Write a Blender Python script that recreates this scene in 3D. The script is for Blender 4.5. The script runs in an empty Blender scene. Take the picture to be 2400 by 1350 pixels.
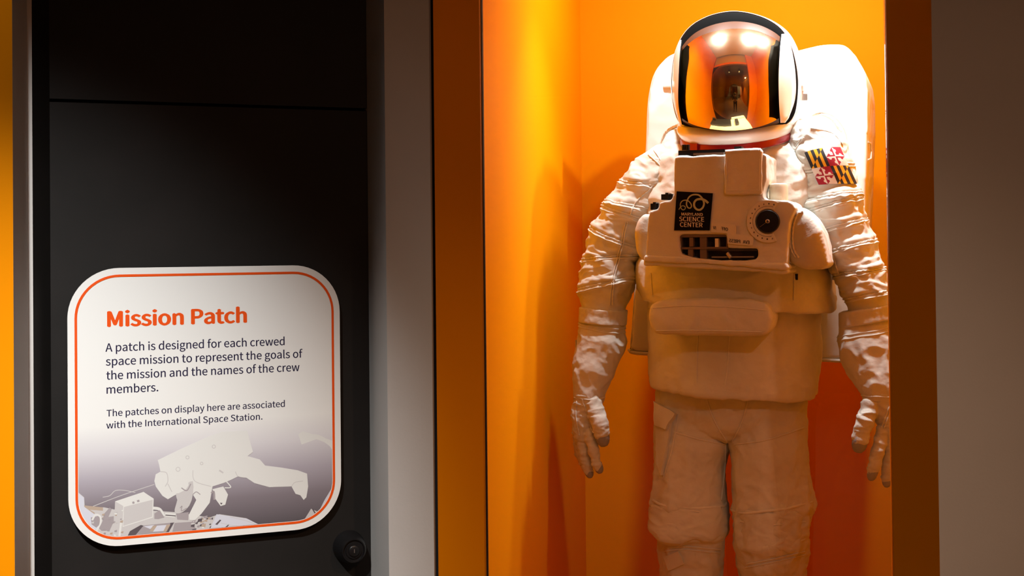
import bpy, bmesh, math, random
import numpy as np
from mathutils import Vector, Matrix, Euler
from mathutils.bvhtree import BVHTree
from mathutils.geometry import tessellate_polygon

SC = bpy.context.scene
COL = SC.collection
R = math.radians
random.seed(7)

# ------------------------------------------------------------------ camera, exposure, world, lights
FPX = 3000.0
YAW, PITCH, ROLL = math.atan(560 / FPX), 0.0145, 0.0105
SHIFT = -138.0
CAM = Vector((0, 0, 1.55))
_f0 = Vector((-math.sin(YAW), math.cos(YAW), 0)); _r0 = Vector((math.cos(YAW), math.sin(YAW), 0)); _u0 = Vector((0, 0, 1))
FWD = _f0 * math.cos(PITCH) + _u0 * math.sin(PITCH)
_u1 = _u0 * math.cos(PITCH) - _f0 * math.sin(PITCH)
RIGHT = _r0 * math.cos(ROLL) - _u1 * math.sin(ROLL)
UP = _u1 * math.cos(ROLL) + _r0 * math.sin(ROLL)
cd = bpy.data.cameras.new('camera'); cam = bpy.data.objects.new('camera', cd); COL.objects.link(cam)
cd.sensor_fit = 'HORIZONTAL'; cd.sensor_width = 36; cd.lens = FPX * 36 / 2400; cd.shift_y = SHIFT / 2400
cd.clip_start = 0.02; cd.clip_end = 60
m3 = Matrix((RIGHT, UP, -FWD)).transposed()
cam.matrix_world = Matrix.Translation(CAM) @ m3.to_4x4()
SC.camera = cam
SC.view_settings.view_transform = 'Standard'; SC.view_settings.look = 'None'
SC.view_settings.gamma = 1; SC.view_settings.use_curve_mapping = False
SC.view_settings.exposure = 0.0
w = bpy.data.worlds.new('world'); SC.world = w; w.use_nodes = True
w.node_tree.nodes['Background'].inputs[0].default_value = (0.9, 0.75, 0.62, 1)
w.node_tree.nodes['Background'].inputs[1].default_value = 0.018

def ray(px, py):
    return (FWD + RIGHT * ((px - 1200) / FPX) + UP * ((675 - py + SHIFT) / FPX))
def at_z(px, py, z):
    """point on the pixel's ray at camera depth z"""
    return CAM + ray(px, py) * z
def on_plane(px, py, p0, n):
    d = ray(px, py); return CAM + d * ((p0 - CAM).dot(n) / d.dot(n))

def spot(name, loc, target, power, angle, blend, color, radius=0.04):
    l = bpy.data.lights.new(name, 'SPOT'); o = bpy.data.objects.new(name, l); COL.objects.link(o)
    l.energy = power; l.spot_size = R(angle); l.spot_blend = blend; l.color = color; l.shadow_soft_size = radius
    o.location = loc
    o.rotation_euler = (Vector(target) - Vector(loc)).to_track_quat('-Z', 'Y').to_euler()
    return o

WARM = (1.0, 0.80, 0.60); CASEW = (0.96, 0.99, 1.0)
# lamps in the display case ceiling (their housings are built with the case)
CASE_LAMPS = [((-0.21, 2.99, 2.50), (-0.16, 3.12, 1.2), 6, 50), ((0.15, 2.98, 2.50), (0.10, 3.12, 1.2), 16, 50), ((0.29, 3.05, 2.45), (-0.05, 3.30, 1.55), 26, 14)]
for p, t, e, e2 in CASE_LAMPS:      # each lamp: a wide wash and a tighter beam down on the suit
    spot('case_lamp_light', p, (t[0], t[1] + 0.30, t[2]), e, 172, 0.75, CASEW, 0.025)
    spot('case_lamp_light', p, t, e2, 84, 0.9, CASEW, 0.025)
# gallery track lamps, plus unseen spots added to lift single dim parts
NEUTRAL, AMBER = (0.98, 0.99, 0.985), (1.0, 0.52, 0.30)
HALL_AND_FILL_LAMPS = [((-0.585, -0.094, 3.1), (-1.31, 2.05, 0.90), 520, 34, 1.0, NEUTRAL), ((1.2, -0.6, 3.1), (-0.45, 2.3, 0.4), 58, 60, 0.9, AMBER), ((-0.25, -0.6, 3.1), (-0.03, 3.0, 0.55), 14, 24, 1.0, NEUTRAL),  # last one here: unseen fill added to lift the suit's legs
              ((1.6, 0.2, 3.1), (-0.50, 2.3, 0.40), 105, 36, 1.0, (1.0, 0.62, 0.38)), ((0.6, 0.2, 3.1), (0.6, 0.4, 0), 60, 66, 0.8, (1.0, 0.8, 0.55)), ((-1.62, 1.66, 2.9), (-1.36, 1.98, 1.3), 22, 80, 1.0, NEUTRAL),  # unseen spots added: left jamb, floor mirrored in the visor, neighbour wall
              ((-0.9, -2.6, 3.1), (-0.6, -2.4, 0), 60, 90, 0.8, AMBER), ((0.9, -2.2, 3.1), (1.0, -2.3, 0), 120, 90, 0.8, AMBER), ((-0.2, -4.5, 3.1), (0.2, -4.5, 0), 100, 90, 0.8, AMBER), ((0.7, -5.5, 3.1), (1.5, -5.4, 0.8), 100, 90, 0.8, AMBER)]
for p, t, e, a, b, c in HALL_AND_FILL_LAMPS:
    spot('gallery_or_fill_light', p, t, e, a, b, c, 0.04)

# ------------------------------------------------------------------ helpers
def perlin(P, seed=0):
    P = np.asarray(P, dtype=np.float64)
    i = np.floor(P).astype(np.int64); f = P - i
    u = f * f * f * (f * (f * 6 - 15) + 10)
    def h(ix, iy, iz):
        n = (ix * 374761393 + iy * 668265263 + iz * 2147483647 + seed * 1274126177) & 0xffffffff
        n = ((n ^ (n >> 13)) * 1274126177) & 0xffffffff
        n = (n ^ (n >> 16)); n = (n * 2246822519) & 0xffffffff
        return n ^ (n >> 15)
    res = 0
    for dx in (0, 1):
        wx = u[:, 0] if dx else 1 - u[:, 0]
        for dy in (0, 1):
            wy = u[:, 1] if dy else 1 - u[:, 1]
            for dz in (0, 1):
                wz = u[:, 2] if dz else 1 - u[:, 2]
                hh = h(i[:, 0] + dx, i[:, 1] + dy, i[:, 2] + dz)
                a = (hh & 0xffff) / 65535.0 * 2 * np.pi; c = ((hh >> 16) & 0xffff) / 65535.0 * 2 - 1
                s = np.sqrt(np.maximum(0, 1 - c * c))
                g = s * np.cos(a) * (f[:, 0] - dx) + s * np.sin(a) * (f[:, 1] - dy) + c * (f[:, 2] - dz)
                res = res + wx * wy * wz * g
    return res * 1.4

def crinkle(P, s, seed=0, ani=(1, 1, 1), warp=0.7):
    """sharp crossed folds in about -0.4..1"""
    Q = P * np.array(ani) * s
    W = np.stack([perlin(Q * 0.6 + 11.3, seed + 5), perlin(Q * 0.6 + 41.7, seed + 6), perlin(Q * 0.6 + 71.1, seed + 7)], 1)
    n = perlin(Q + warp * W, seed)
    return 1 - 2.6 * np.abs(n)

def tag(o, label=None, cat=None, group=None, kind=None):
    if label: o['label'] = label
    if cat: o['category'] = cat
    if group: o['group'] = group
    if kind: o['kind'] = kind
    return o

def mk(name, V, F, mat, parent=None, smooth=40, mi=None):
    me = bpy.data.meshes.new(name)
    me.from_pydata([tuple(v) for v in V], [], [tuple(f) for f in F])
    for m in (mat if isinstance(mat, (list, tuple)) else [mat]): me.materials.append(m)
    if mi is not None: me.polygons.foreach_set('material_index', list(mi))
    bm = bmesh.new(); bm.from_mesh(me); bmesh.ops.recalc_face_normals(bm, faces=bm.faces); bm.to_mesh(me); bm.free()
    if smooth:
        me.polygons.foreach_set('use_smooth', [True] * len(me.polygons)); me.set_sharp_from_angle(angle=R(smooth))
    me.update()
    o = bpy.data.objects.new(name, me); COL.objects.link(o)
    if parent: o.parent = parent
    return o

def empty(name, loc=(0, 0, 0), rz=0, parent=None):
    o = bpy.data.objects.new(name, None); COL.objects.link(o); o.location = loc; o.rotation_euler = (0, 0, rz)
    o.empty_display_size = 0.1
    if parent: o.parent = parent
    return o

class G:
    """collects pieces of geometry"""
    def __init__(s): s.V = []; s.F = []; s.M = []
    def add(s, V, F, mi=0):
        n = len(s.V); s.V += [Vector(v) for v in V]; s.F += [tuple(i + n for i in f) for f in F]
        s.M += [mi] * len(F); return s
    def xf(s, M):
        s.V = [M @ v for v in s.V]; return s
    def obj(s, name, mat, parent=None, smooth=40): return mk(name, s.V, s.F, mat, parent, smooth, s.M)

def box(x0, x1, y0, y1, z0, z1):
    V = [(x, y, z) for x in (x0, x1) for y in (y0, y1) for z in (z0, z1)]
    return V, [(0, 1, 3, 2), (4, 6, 7, 5), (0, 4, 5, 1), (2, 3, 7, 6), (0, 2, 6, 4), (1, 5, 7, 3)]

def prism(poly, z0, z1):
    """vertical prism over a footprint of (x, y) points"""
    n = len(poly)
    V = [(p[0], p[1], z0) for p in poly] + [(p[0], p[1], z1) for p in poly]
    F = [tuple(range(n)), tuple(range(n, 2 * n))] + [(i, (i + 1) % n, n + (i + 1) % n, n + i) for i in range(n)]
    return V, F

def catmull(K, n, closed=False):
    """samples a smooth curve through the rows of K"""
    K = np.asarray(K, float); m = len(K)
    if m == 2 and not closed:
        t = np.linspace(0, 1, n)[:, None]; return K[0] * (1 - t) + K[1] * t
    T = np.linspace(0, m if closed else m - 1, n, endpoint=not closed)
    out = []
    for t in T:
        i = int(math.floor(t)); f = t - i
        if not closed:
            if i >= m - 1: i = m - 2; f = 1.0
            p0, p1, p2, p3 = K[max(i - 1, 0)], K[i], K[i + 1], K[min(i + 2, m - 1)]
        else: p0, p1, p2, p3 = K[(i - 1) % m], K[i % m], K[(i + 1) % m], K[(i + 2) % m]
        out.append(0.5 * ((2 * p1) + (-p0 + p2) * f + (2 * p0 - 5 * p1 + 4 * p2 - p3) * f * f + (-p0 + 3 * p1 - 3 * p2 + p3) * f ** 3))
    return np.array(out)

def tube(pts, rad, seg=10, closed=False, twist=None, flat=1.0):
    """tube through points; twist=(lobes, turns per metre, depth) gives a braided cord"""
    P = [Vector(p) for p in pts]; n = len(P)
    if not hasattr(rad, '__len__'): rad = [rad] * n
    V = []; F = []; T = []
    for i in range(n):
        a = P[(i - 1) % n] if (closed or i > 0) else P[i]; b = P[(i + 1) % n] if (closed or i < n - 1) else P[i]
        T.append((b - a).normalized())
    up = Vector((0, 0, 1)) if abs(T[0].z) < 0.9 else Vector((1, 0, 0))
    N = (up - T[0] * up.dot(T[0])).normalized(); L = 0
    for i in range(n):
        N = (N - T[i] * N.dot(T[i])).normalized(); B = T[i].cross(N)
        if i: L += (P[i] - P[i - 1]).length
        for k in range(seg):
            a = 2 * math.pi * k / seg; r = rad[i]
            if twist: r *= 1 + twist[2] * math.cos(twist[0] * (a + L * twist[1] * 2 * math.pi))
            V.append(P[i] + N * (r * math.cos(a) * flat) + B * (r * math.sin(a)))
    m = n if closed else n - 1
    for i in range(m):
        for k in range(seg):
            j = (i + 1) % n; q = (k + 1) % seg
            F.append((i * seg + k, i * seg + q, j * seg + q, j * seg + k))
    if not closed: F += [tuple(range(seg)), tuple(range((n - 1) * seg, n * seg))]
    return V, F

def ball(c, rx, ry, rz, nu=24, nv=14):
    V = []; F = []
    for i in range(nv + 1):
        t = math.pi * i / nv
        for k in range(nu):
            a = 2 * math.pi * k / nu
            V.append((c[0] + rx * math.sin(t) * math.cos(a), c[1] + ry * math.sin(t) * math.sin(a), c[2] + rz * math.cos(t)))
    for i in range(nv):
        for k in range(nu): F.append((i * nu + k, i * nu + (k + 1) % nu, (i + 1) * nu + (k + 1) % nu, (i + 1) * nu + k))
    return V, F

def rings(RR, cap0=True, cap1=True):
    """skin of equal-length closed rings"""
    n = len(RR[0]); V = [p for r in RR for p in r]; F = []
    for i in range(len(RR) - 1):
        for k in range(n): F.append((i * n + k, i * n + (k + 1) % n, (i + 1) * n + (k + 1) % n, (i + 1) * n + k))
    if cap0: F.append(tuple(range(n)))
    if cap1: F.append(tuple(range((len(RR) - 1) * n, len(RR) * n)))
    return V, F

def lathe(prof, M, seg=32):
    """prof: (radius, height) pairs turned about +Z, then moved by matrix M"""
    RR = [[M @ Vector((r * math.cos(2 * math.pi * k / seg), r * math.sin(2 * math.pi * k / seg), h)) for k in range(seg)] for r, h in prof]
    return rings(RR)

def eval_mesh(V, F, mods):
    """runs generating modifiers on a throw-away object and returns (verts Nx3, faces)"""
    me = bpy.data.meshes.new('work'); me.from_pydata([tuple(v) for v in V], [], [tuple(f) for f in F])
    bm = bmesh.new(); bm.from_mesh(me); bmesh.ops.recalc_face_normals(bm, faces=bm.faces); bm.to_mesh(me); bm.free()
    o = bpy.data.objects.new('work', me); COL.objects.link(o); extra = []
    for kind, props in mods:
        md = o.modifiers.new(kind, kind)
        for k, v in props.items():
            if k == 'cutter':
                c = bpy.data.objects.new('cut', bpy.data.meshes.new('cut')); COL.objects.link(c); extra.append(c)
                c.data.from_pydata([tuple(p) for p in v[0]], [], [tuple(f) for f in v[1]])
                bm = bmesh.new(); bm.from_mesh(c.data); bmesh.ops.recalc_face_normals(bm, faces=bm.faces); bm.to_mesh(c.data); bm.free()
                md.object = c
            else: setattr(md, k, v)
    bpy.context.view_layer.update()
    dg = bpy.context.evaluated_depsgraph_get(); e = o.evaluated_get(dg); m2 = e.to_mesh()
    A = np.empty(len(m2.vertices) * 3); m2.vertices.foreach_get('co', A); N = np.empty_like(A); m2.vertices.foreach_get('normal', N)
    FF = [tuple(p.vertices) for p in m2.polygons]
    e.to_mesh_clear()
    for q in [o] + extra:
        d = q.data; bpy.data.objects.remove(q); bpy.data.meshes.remove(d)
    return A.reshape(-1, 3), N.reshape(-1, 3), FF

def cloth(V, F, voxel=0.004, smooth=3, disp=None):
    A, N, FF = eval_mesh(V, F, [('REMESH', dict(mode='VOXEL', voxel_size=voxel, adaptivity=0)), ('SMOOTH', dict(factor=0.5, iterations=smooth))])
    if disp is not None: A = A + N * disp(A, N)[:, None]
    return A, FF

# ------------------------------------------------------------------ materials
def mat(name, col, rough=0.6, metal=0.0, spec=0.5, bump=None, coat=0.0, sheen=0.0):
    m = bpy.data.materials.new(name); m.use_nodes = True; nt = m.node_tree; b = nt.nodes['Principled BSDF']
    b.inputs['Base Color'].default_value = (*col, 1); b.inputs['Roughness'].default_value = rough
    b.inputs['Metallic'].default_value = metal; b.inputs['Specular IOR Level'].default_value = spec
    b.inputs['Coat Weight'].default_value = coat; b.inputs['Coat Roughness'].default_value = 0.12
    b.inputs['Sheen Weight'].default_value = sheen
    tc = nt.nodes.new('ShaderNodeTexCoord'); last = None
    for sc_, st, ds in (bump or []):
        n = nt.nodes.new('ShaderNodeTexNoise'); n.inputs['Scale'].default_value = sc_; n.inputs['Detail'].default_value = 5
        nt.links.new(tc.outputs['Object'], n.inputs['Vector'])
        bp = nt.nodes.new('ShaderNodeBump'); bp.inputs['Strength'].default_value = st; bp.inputs['Distance'].default_value = ds
        nt.links.new(n.outputs['Fac'], bp.inputs['Height'])
        if last: nt.links.new(last.outputs[0], bp.inputs['Normal'])
        nt.links.new(bp.outputs[0], b.inputs['Normal']); last = bp
    return m
def vary(m, scale, col2, lo=0.4, hi=0.7, detail=6):
    """breaks the base colour up with soft patches of col2"""
    nt = m.node_tree; b = nt.nodes['Principled BSDF']; c = tuple(b.inputs['Base Color'].default_value)
    tc = nt.nodes.new('ShaderNodeTexCoord'); n = nt.nodes.new('ShaderNodeTexNoise'); n.inputs['Scale'].default_value = scale; n.inputs['Detail'].default_value = detail
    r = nt.nodes.new('ShaderNodeValToRGB'); r.color_ramp.elements[0].position = lo; r.color_ramp.elements[1].position = hi
    r.color_ramp.elements[0].color = c; r.color_ramp.elements[1].color = (*col2, 1)
    nt.links.new(tc.outputs['Object'], n.inputs['Vector']); nt.links.new(n.outputs['Fac'], r.inputs['Fac']); nt.links.new(r.outputs[0], b.inputs['Base Color'])
    return m

M = {}
M['orange'] = mat('orange_paint', (0.86, 0.285, 0.0), 0.6, spec=0.05, bump=[(180, 0.06, 0.002)])
M['grey'] = vary(mat('grey_wall_paint', (0.60, 0.575, 0.545), 0.75, spec=0.2, bump=[(220, 0.08, 0.002)]), 3, (0.56, 0.54, 0.51))
M['black'] = vary(mat('black_door_paint', (0.011, 0.010, 0.009), 0.6, spec=0.2, bump=[(260, 0.1, 0.001)]), 9, (0.014, 0.012, 0.011))
M['seal'] = mat('black_seal', (0.008, 0.007, 0.007), 0.7)
M['dark'] = mat('dark_plastic', (0.008, 0.0075, 0.008), 0.35, spec=0.35)
M['fabric'] = vary(mat('white_suit_cloth', (0.63, 0.63, 0.58), 0.72, spec=0.25, bump=[(20, 0.22, 0.010), (60, 0.20, 0.004), (200, 0.15, 0.0015), (900, 0.15, 0.0006)], sheen=0.1), 14, (0.58, 0.57, 0.51))
M['cord'] = mat('white_cord', (0.66, 0.66, 0.62), 0.7, bump=[(700, 0.2, 0.001)])
M['pack'] = mat('white_pack_cloth', (0.72, 0.72, 0.69), 0.6, spec=0.3, bump=[(9, 0.15, 0.01), (60, 0.08, 0.002)])
M['shell'] = mat('white_helmet_shell', (0.84, 0.84, 0.83), 0.25, spec=0.5, coat=0.6)
M['rim'] = mat('black_helmet_rim', (0.004, 0.004, 0.004), 0.9, spec=0.02)
M['liner'] = mat('helmet_liner_brown_reflection', (0.055, 0.018, 0.007), 0.5, spec=0.2)  # brown reflection put into the colour of the dark liner
M['red'] = mat('red_neck_ring', (0.26, 0.005, 0.010), 0.3, metal=0.3, spec=0.6)
M['cap'] = mat('grey_rubber_fingertip', (0.27, 0.28, 0.31), 0.6)
M['patchblack'] = mat('black_patch_cloth', (0.006, 0.006, 0.008), 0.9, spec=0.05, bump=[(600, 0.3, 0.001)])
M['thread'] = mat('pale_green_thread', (0.42, 0.48, 0.33), 0.8)
M['letter'] = mat('white_embroidery', (0.72, 0.68, 0.64), 0.8)
M['ink'] = mat('black_ink', (0.012, 0.011, 0.011), 0.7)
M['label'] = mat('white_label_plate', (0.64, 0.63, 0.57), 0.5)
M['tray'] = mat('dark_brown_tray', (0.030, 0.022, 0.017), 0.5)
M['rib'] = mat('brown_tray_rib', (0.16, 0.115, 0.085), 0.5)
M['metal'] = mat('brushed_metal', (0.55, 0.52, 0.48), 0.35, metal=0.9)
M['beige'] = mat('cream_rubber', (0.72, 0.66, 0.50), 0.5)
M['fred'] = mat('flag_red', (0.34, 0.006, 0.030), 0.75, bump=[(500, 0.2, 0.001)])
M['fgold'] = mat('flag_gold', (0.85, 0.43, 0.01), 0.75, bump=[(500, 0.2, 0.001)])
M['fblack'] = mat('flag_black', (0.016, 0.018, 0.024), 0.75, bump=[(500, 0.2, 0.001)])
M['fwhite'] = mat('flag_white', (0.78, 0.74, 0.72), 0.75, bump=[(500, 0.2, 0.001)])
M['signwhite'] = mat('sign_white', (0.80, 0.80, 0.77), 0.45, spec=0.2)
M['signorange'] = mat('sign_orange', (0.80, 0.085, 0.006), 0.45, spec=0.2)
M['navy'] = mat('sign_navy_ink', (0.016, 0.013, 0.045), 0.5, spec=0.2)
M['pale'] = mat('print_pale', (0.71, 0.71, 0.68), 0.45, spec=0.2)
M['pale2'] = mat('print_pale_shade', (0.56, 0.54, 0.53), 0.45, spec=0.2)
M['pale3'] = mat('print_grey', (0.36, 0.32, 0.33), 0.45, spec=0.2)
M['pale4'] = mat('print_dark', (0.11, 0.09, 0.10), 0.45, spec=0.2)
M['pale5'] = mat('print_tan', (0.46, 0.36, 0.28), 0.45, spec=0.2)
M['pale6'] = mat('print_bluish', (0.62, 0.63, 0.70), 0.45, spec=0.2)
M['floor'] = vary(mat('tan_floor', (0.42, 0.34, 0.23), 0.45, bump=[(30, 0.05, 0.01)]), 4, (0.36, 0.28, 0.19))
M['ceil'] = mat('dark_ceiling', (0.06, 0.05, 0.045), 0.8)
M['hall'] = mat('dark_hall_wall', (0.10, 0.075, 0.055), 0.8)
M['clothdark'] = mat('dark_clothes', (0.03, 0.03, 0.035), 0.85)
M['skin'] = mat('skin', (0.45, 0.27, 0.18), 0.55)
M['hair'] = mat('dark_hair', (0.03, 0.02, 0.015), 0.6)

def mat_lamp():
    m = bpy.data.materials.new('lamp_glow'); m.use_nodes = True; nt = m.node_tree; nt.nodes.clear()
    e = nt.nodes.new('ShaderNodeEmission'); e.inputs[0].default_value = (1, 0.85, 0.65, 1); e.inputs[1].default_value = 12
    o = nt.nodes.new('ShaderNodeOutputMaterial'); nt.links.new(e.outputs[0], o.inputs[0]); return m
M['glow'] = mat_lamp()
def mat_glass():
    m = bpy.data.materials.new('clear_glass'); m.use_nodes = True; nt = m.node_tree; nt.nodes.clear()
    t = nt.nodes.new('ShaderNodeBsdfTransparent'); t.inputs[0].default_value = (0.985, 0.99, 0.985, 1)
    g = nt.nodes.new('ShaderNodeBsdfGlossy'); g.inputs['Roughness'].default_value = 0.0
    f = nt.nodes.new('ShaderNodeFresnel'); f.inputs[0].default_value = 1.45
    x = nt.nodes.new('ShaderNodeMixShader'); o = nt.nodes.new('ShaderNodeOutputMaterial')
    nt.links.new(f.outputs[0], x.inputs[0]); nt.links.new(t.outputs[0], x.inputs[1]); nt.links.new(g.outputs[0], x.inputs[2]); nt.links.new(x.outputs[0], o.inputs[0])
    return m
M['glass'] = mat_glass()
def mat_visor():
    m = bpy.data.materials.new('gold_visor'); m.use_nodes = True; nt = m.node_tree; nt.nodes.clear()
    g = nt.nodes.new('ShaderNodeBsdfGlossy'); g.inputs['Color'].default_value = (0.90, 0.60, 0.20, 1); g.inputs['Roughness'].default_value = 0.015
    h = nt.nodes.new('ShaderNodeBsdfGlossy'); h.inputs['Color'].default_value = (0.85, 0.72, 0.55, 1); h.inputs['Roughness'].default_value = 0.30
    tc = nt.nodes.new('ShaderNodeTexCoord'); n = nt.nodes.new('ShaderNodeTexNoise'); n.inputs['Scale'].default_value = 30; n.inputs['Detail'].default_value = 8
    mr = nt.nodes.new('ShaderNodeMapRange'); mr.inputs[1].default_value = 0.4; mr.inputs[2].default_value = 0.75; mr.inputs[3].default_value = 0.05; mr.inputs[4].default_value = 0.11
    x = nt.nodes.new('ShaderNodeMixShader'); o = nt.nodes.new('ShaderNodeOutputMaterial')
    nt.links.new(tc.outputs['Object'], n.inputs['Vector']); nt.links.new(n.outputs['Fac'], mr.inputs[0]); nt.links.new(mr.outputs[0], x.inputs[0])
    nt.links.new(g.outputs[0], x.inputs[1]); nt.links.new(h.outputs[0], x.inputs[2]); nt.links.new(x.outputs[0], o.inputs[0])
    return m
M['visor'] = mat_visor()

# ------------------------------------------------------------------ the setting
H = 3.2
YF, YG, YB = 2.293, 2.40, 3.90          # front wall, glass, back of the case
XL, XR, XI = -0.508, 0.246, 0.42        # glass edges left and right, inner right wall
ZS, ZT = 0.30, 2.40                     # sill and head of the case window
def struct(name, g, m, smooth=0): return tag(mk(name, g[0], g[1], m, None, smooth), kind='structure')
struct('floor', box(-6, 6, -9, 4.4, -0.1, 0), M['floor'])
struct('ceiling', box(-6, 6, -9, 4.4, H, H + 0.1), M['ceil'])
def poly_world(px, z): return at_z(px, 577, z).to_2d()
# door bay on the left, turned 31.9 degrees against the case wall
AD = YAW + R(21.3)
DX = Vector((math.cos(AD), math.sin(AD), 0)); DN = Vector((math.sin(AD), -math.cos(AD), 0))   # along the door, out of the door
colA = Vector((-0.666, YF, 0)); colB = Vector((-0.580, YF, 0))
doorR = on_plane(863, 577, colA - DN * 0.125, DN); doorR.z = 0
doorL = on_plane(118, 577, doorR, DN); doorL.z = 0
struct('wall_left', prism([colA.to_2d(), colB.to_2d(), (-0.58, 2.60), (doorR - DN * 0.2).to_2d(), doorR.to_2d()], 0, H), M['grey'])
struct('trim_1', prism([(-0.58, YF + 0.012), (-0.572, YF + 0.012), (-0.572, 2.6), (-0.58, 2.6)], 0, H), M['seal'])
def L(px, depth_out):      # footprint point seen at px, depth_out in front of the door plane
    p = on_plane(px, 577, doorR + DN * depth_out, DN); p.z = 0; return p
k1, k2 = L(118, 0.0), L(77, 0.05)
k3 = L(66, 0.052); k4 = L(31, 0.15)
struct('trim_2', prism([k1.to_2d(), k2.to_2d(), (k2 - DN * 0.25).to_2d(), (k1 - DN * 0.2).to_2d()], 0, H), M['black'])
struct('trim_3', prism([k2.to_2d(), k3.to_2d(), (k3 - DN * 0.25).to_2d(), (k2 - DN * 0.25).to_2d()], 0, H), M['grey'])
struct('wall_far_left', prism([k3.to_2d(), k4.to_2d(), (k4 - DN * 0.45).to_2d(), (k3 - DN * 0.25).to_2d()], 0, H), M['grey'])
# lit orange neighbour case at the picture's left edge
q = k4 - DN * 0.30
struct('wall_neighbour', prism([(q - DX * 1.2).to_2d(), (q + DX * 0.05).to_2d(), (q + DX * 0.05 - DN * 0.05).to_2d(), (q - DX * 1.2 - DN * 0.05).to_2d()], 0, H), M['orange'])
# front wall to the right of the case, over and under the window
struct('wall_front', prism([(0.31, YF), (4.5, YF), (4.5, YF + 0.1), (0.31, YF + 0.1)], 0, H), M['grey'])
struct('wall_header', box(-0.58, 0.31, YF, YF + 0.1, ZT + 0.06, H), M['grey'])
struct('wall_sill', box(-0.58, 0.31, YF, YF + 0.1, 0, ZS - 0.06), M['grey'])
# splayed orange window frame
struct('trim_4', prism([(-0.572, YF), (XL, YG), (XL, YG + 0.016), (-0.572, YG + 0.016)], 0, H), M['orange'])
struct('trim_5', prism([(0.31, YF), (XR, YG), (XR, YG + 0.02), (0.31, YG + 0.02)], 0, H), M['orange'])
def hprism(poly, x0, x1):  # poly of (y, z)
    n = len(poly); V = [(x0, p[0], p[1]) for p in poly] + [(x1, p[0], p[1]) for p in poly]
    return V, [tuple(range(n)), tuple(range(n, 2 * n))] + [(i, (i + 1) % n, n + (i + 1) % n, n + i) for i in range(n)]
struct('trim_6', hprism([(YF, ZT + 0.06), (YG, ZT), (YG + 0.02, ZT), (YG + 0.02, ZT + 0.06)], -0.572, 0.31), M['orange'])
struct('trim_7', hprism([(YF, ZS - 0.06), (YG, ZS), (YG + 0.02, ZS), (YG + 0.02, ZS - 0.06)], -0.572, 0.31), M['orange'])
struct('trim_8', box(XL - 0.012, XL + 0.0015, YG + 0.016, YG + 0.030, 0, H), M['seal'])
# case interior
struct('wall_case_left', box(XL - 0.06, XL, YG + 0.030, YB, 0, H), M['orange'])
struct('wall_case_back', box(XL - 0.06, XI + 0.06, YB, YB + 0.06, 0, H), M['orange'])
struct('wall_case_right', box(XI, XI + 0.06, YG + 0.02, YB, 0, H), M['orange'])
struct('wall_case_front', box(XR, XI, YG + 0.02, YG + 0.045, 0, H), M['orange'])
CF = 0.20
struct('floor_case', box(XL, XI, YG + 0.03, YB, 0.0, CF), M['orange'])
struct('ceiling_case', box(XL, XI, YG + 0.045, YB, 2.72, 2.76), M['grey'])
tag(mk('window_1', *box(XL + 0.001, XR - 0.001, YG + 0.018, YG + 0.026, ZS, ZT), M['glass'], None, 0), kind='structure')
# hall behind the camera
struct('wall_back', box(-6, 6, -9.1, -9, 0, H), M['hall'])
struct('wall_hall_left', box(-6.1, -6, -9, 4.4, 0, H), M['hall'])
struct('wall_hall_right', box(6, 6.1, -9, 4.4, 0, H), M['hall'])
struct('wall_partition', box(1.6, 1.75, -6.5, -1.2, 0, H), M['orange'])

# ------------------------------------------------------------------ black door with seam
dw = (doorR - doorL).length
MD = Matrix.Translation(doorL) @ Matrix((DX, -DN, Vector((0, 0, 1)))).transposed().to_4x4()
def door_uv(px, py, out=0.0):
    """door coordinates (u along, v up) of a pixel on the plane `out` in front of the door"""
    p = on_plane(px, py, doorL + DN * out, DN); l = MD.inverted() @ p; return l.x, l.z
zs = door_uv(490, 246)[1]
door = empty('door_1', doorL, AD); tag(door, kind='structure')
mk('door_panel', *box(0, dw, 0, 0.04, 0.01, zs - 0.003), M['black'], door, 0)
mk('transom_panel', *box(0, dw, 0, 0.04, zs + 0.003, H - 0.01), M['black'], door, 0)
mk('seam_backing', *box(0, dw, 0.03, 0.045, zs - 0.02, zs + 0.02), M['seal'], door, 0)

# knob-like lens housing low on the door
u, v = door_uv(826, 1288, 0.03)
kn = empty('door_lock', MD @ Vector((u, 0, v)), AD)
tag(kn, 'round black protruding lock cylinder low on the black door, below the sign', 'lock')
MX = Matrix.Rotation(R(90), 4, 'X')    # +Z turned to -Y, out of the door
r0 = 0.031
g = G(); g.add(*lathe([(r0, 0), (r0, 0.004), (r0 * 0.97, 0.012), (r0 * 0.83, 0.034), (r0 * 0.72, 0.042), (r0 * 0.66, 0.042), (r0 * 0.64, 0.038), (r0 * 0.50, 0.038), (r0 * 0.48, 0.041), (r0 * 0.40, 0.041), (0.0001, 0.041)], MX, 40))
g.obj('housing', M['dark'], kn)
g = G(); g.add(*lathe([(r0 * 0.33, 0.040), (r0 * 0.33, 0.044), (r0 * 0.28, 0.045), (r0 * 0.06, 0.045)], MX, 28)); g.obj('cylinder_face', M['dark'], kn)
g = G(); g.add(*box(-0.0007, 0.0007, -0.0456, -0.0448, -0.003, 0.004)); g.obj('keyway', M['metal'], kn, 0)

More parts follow.
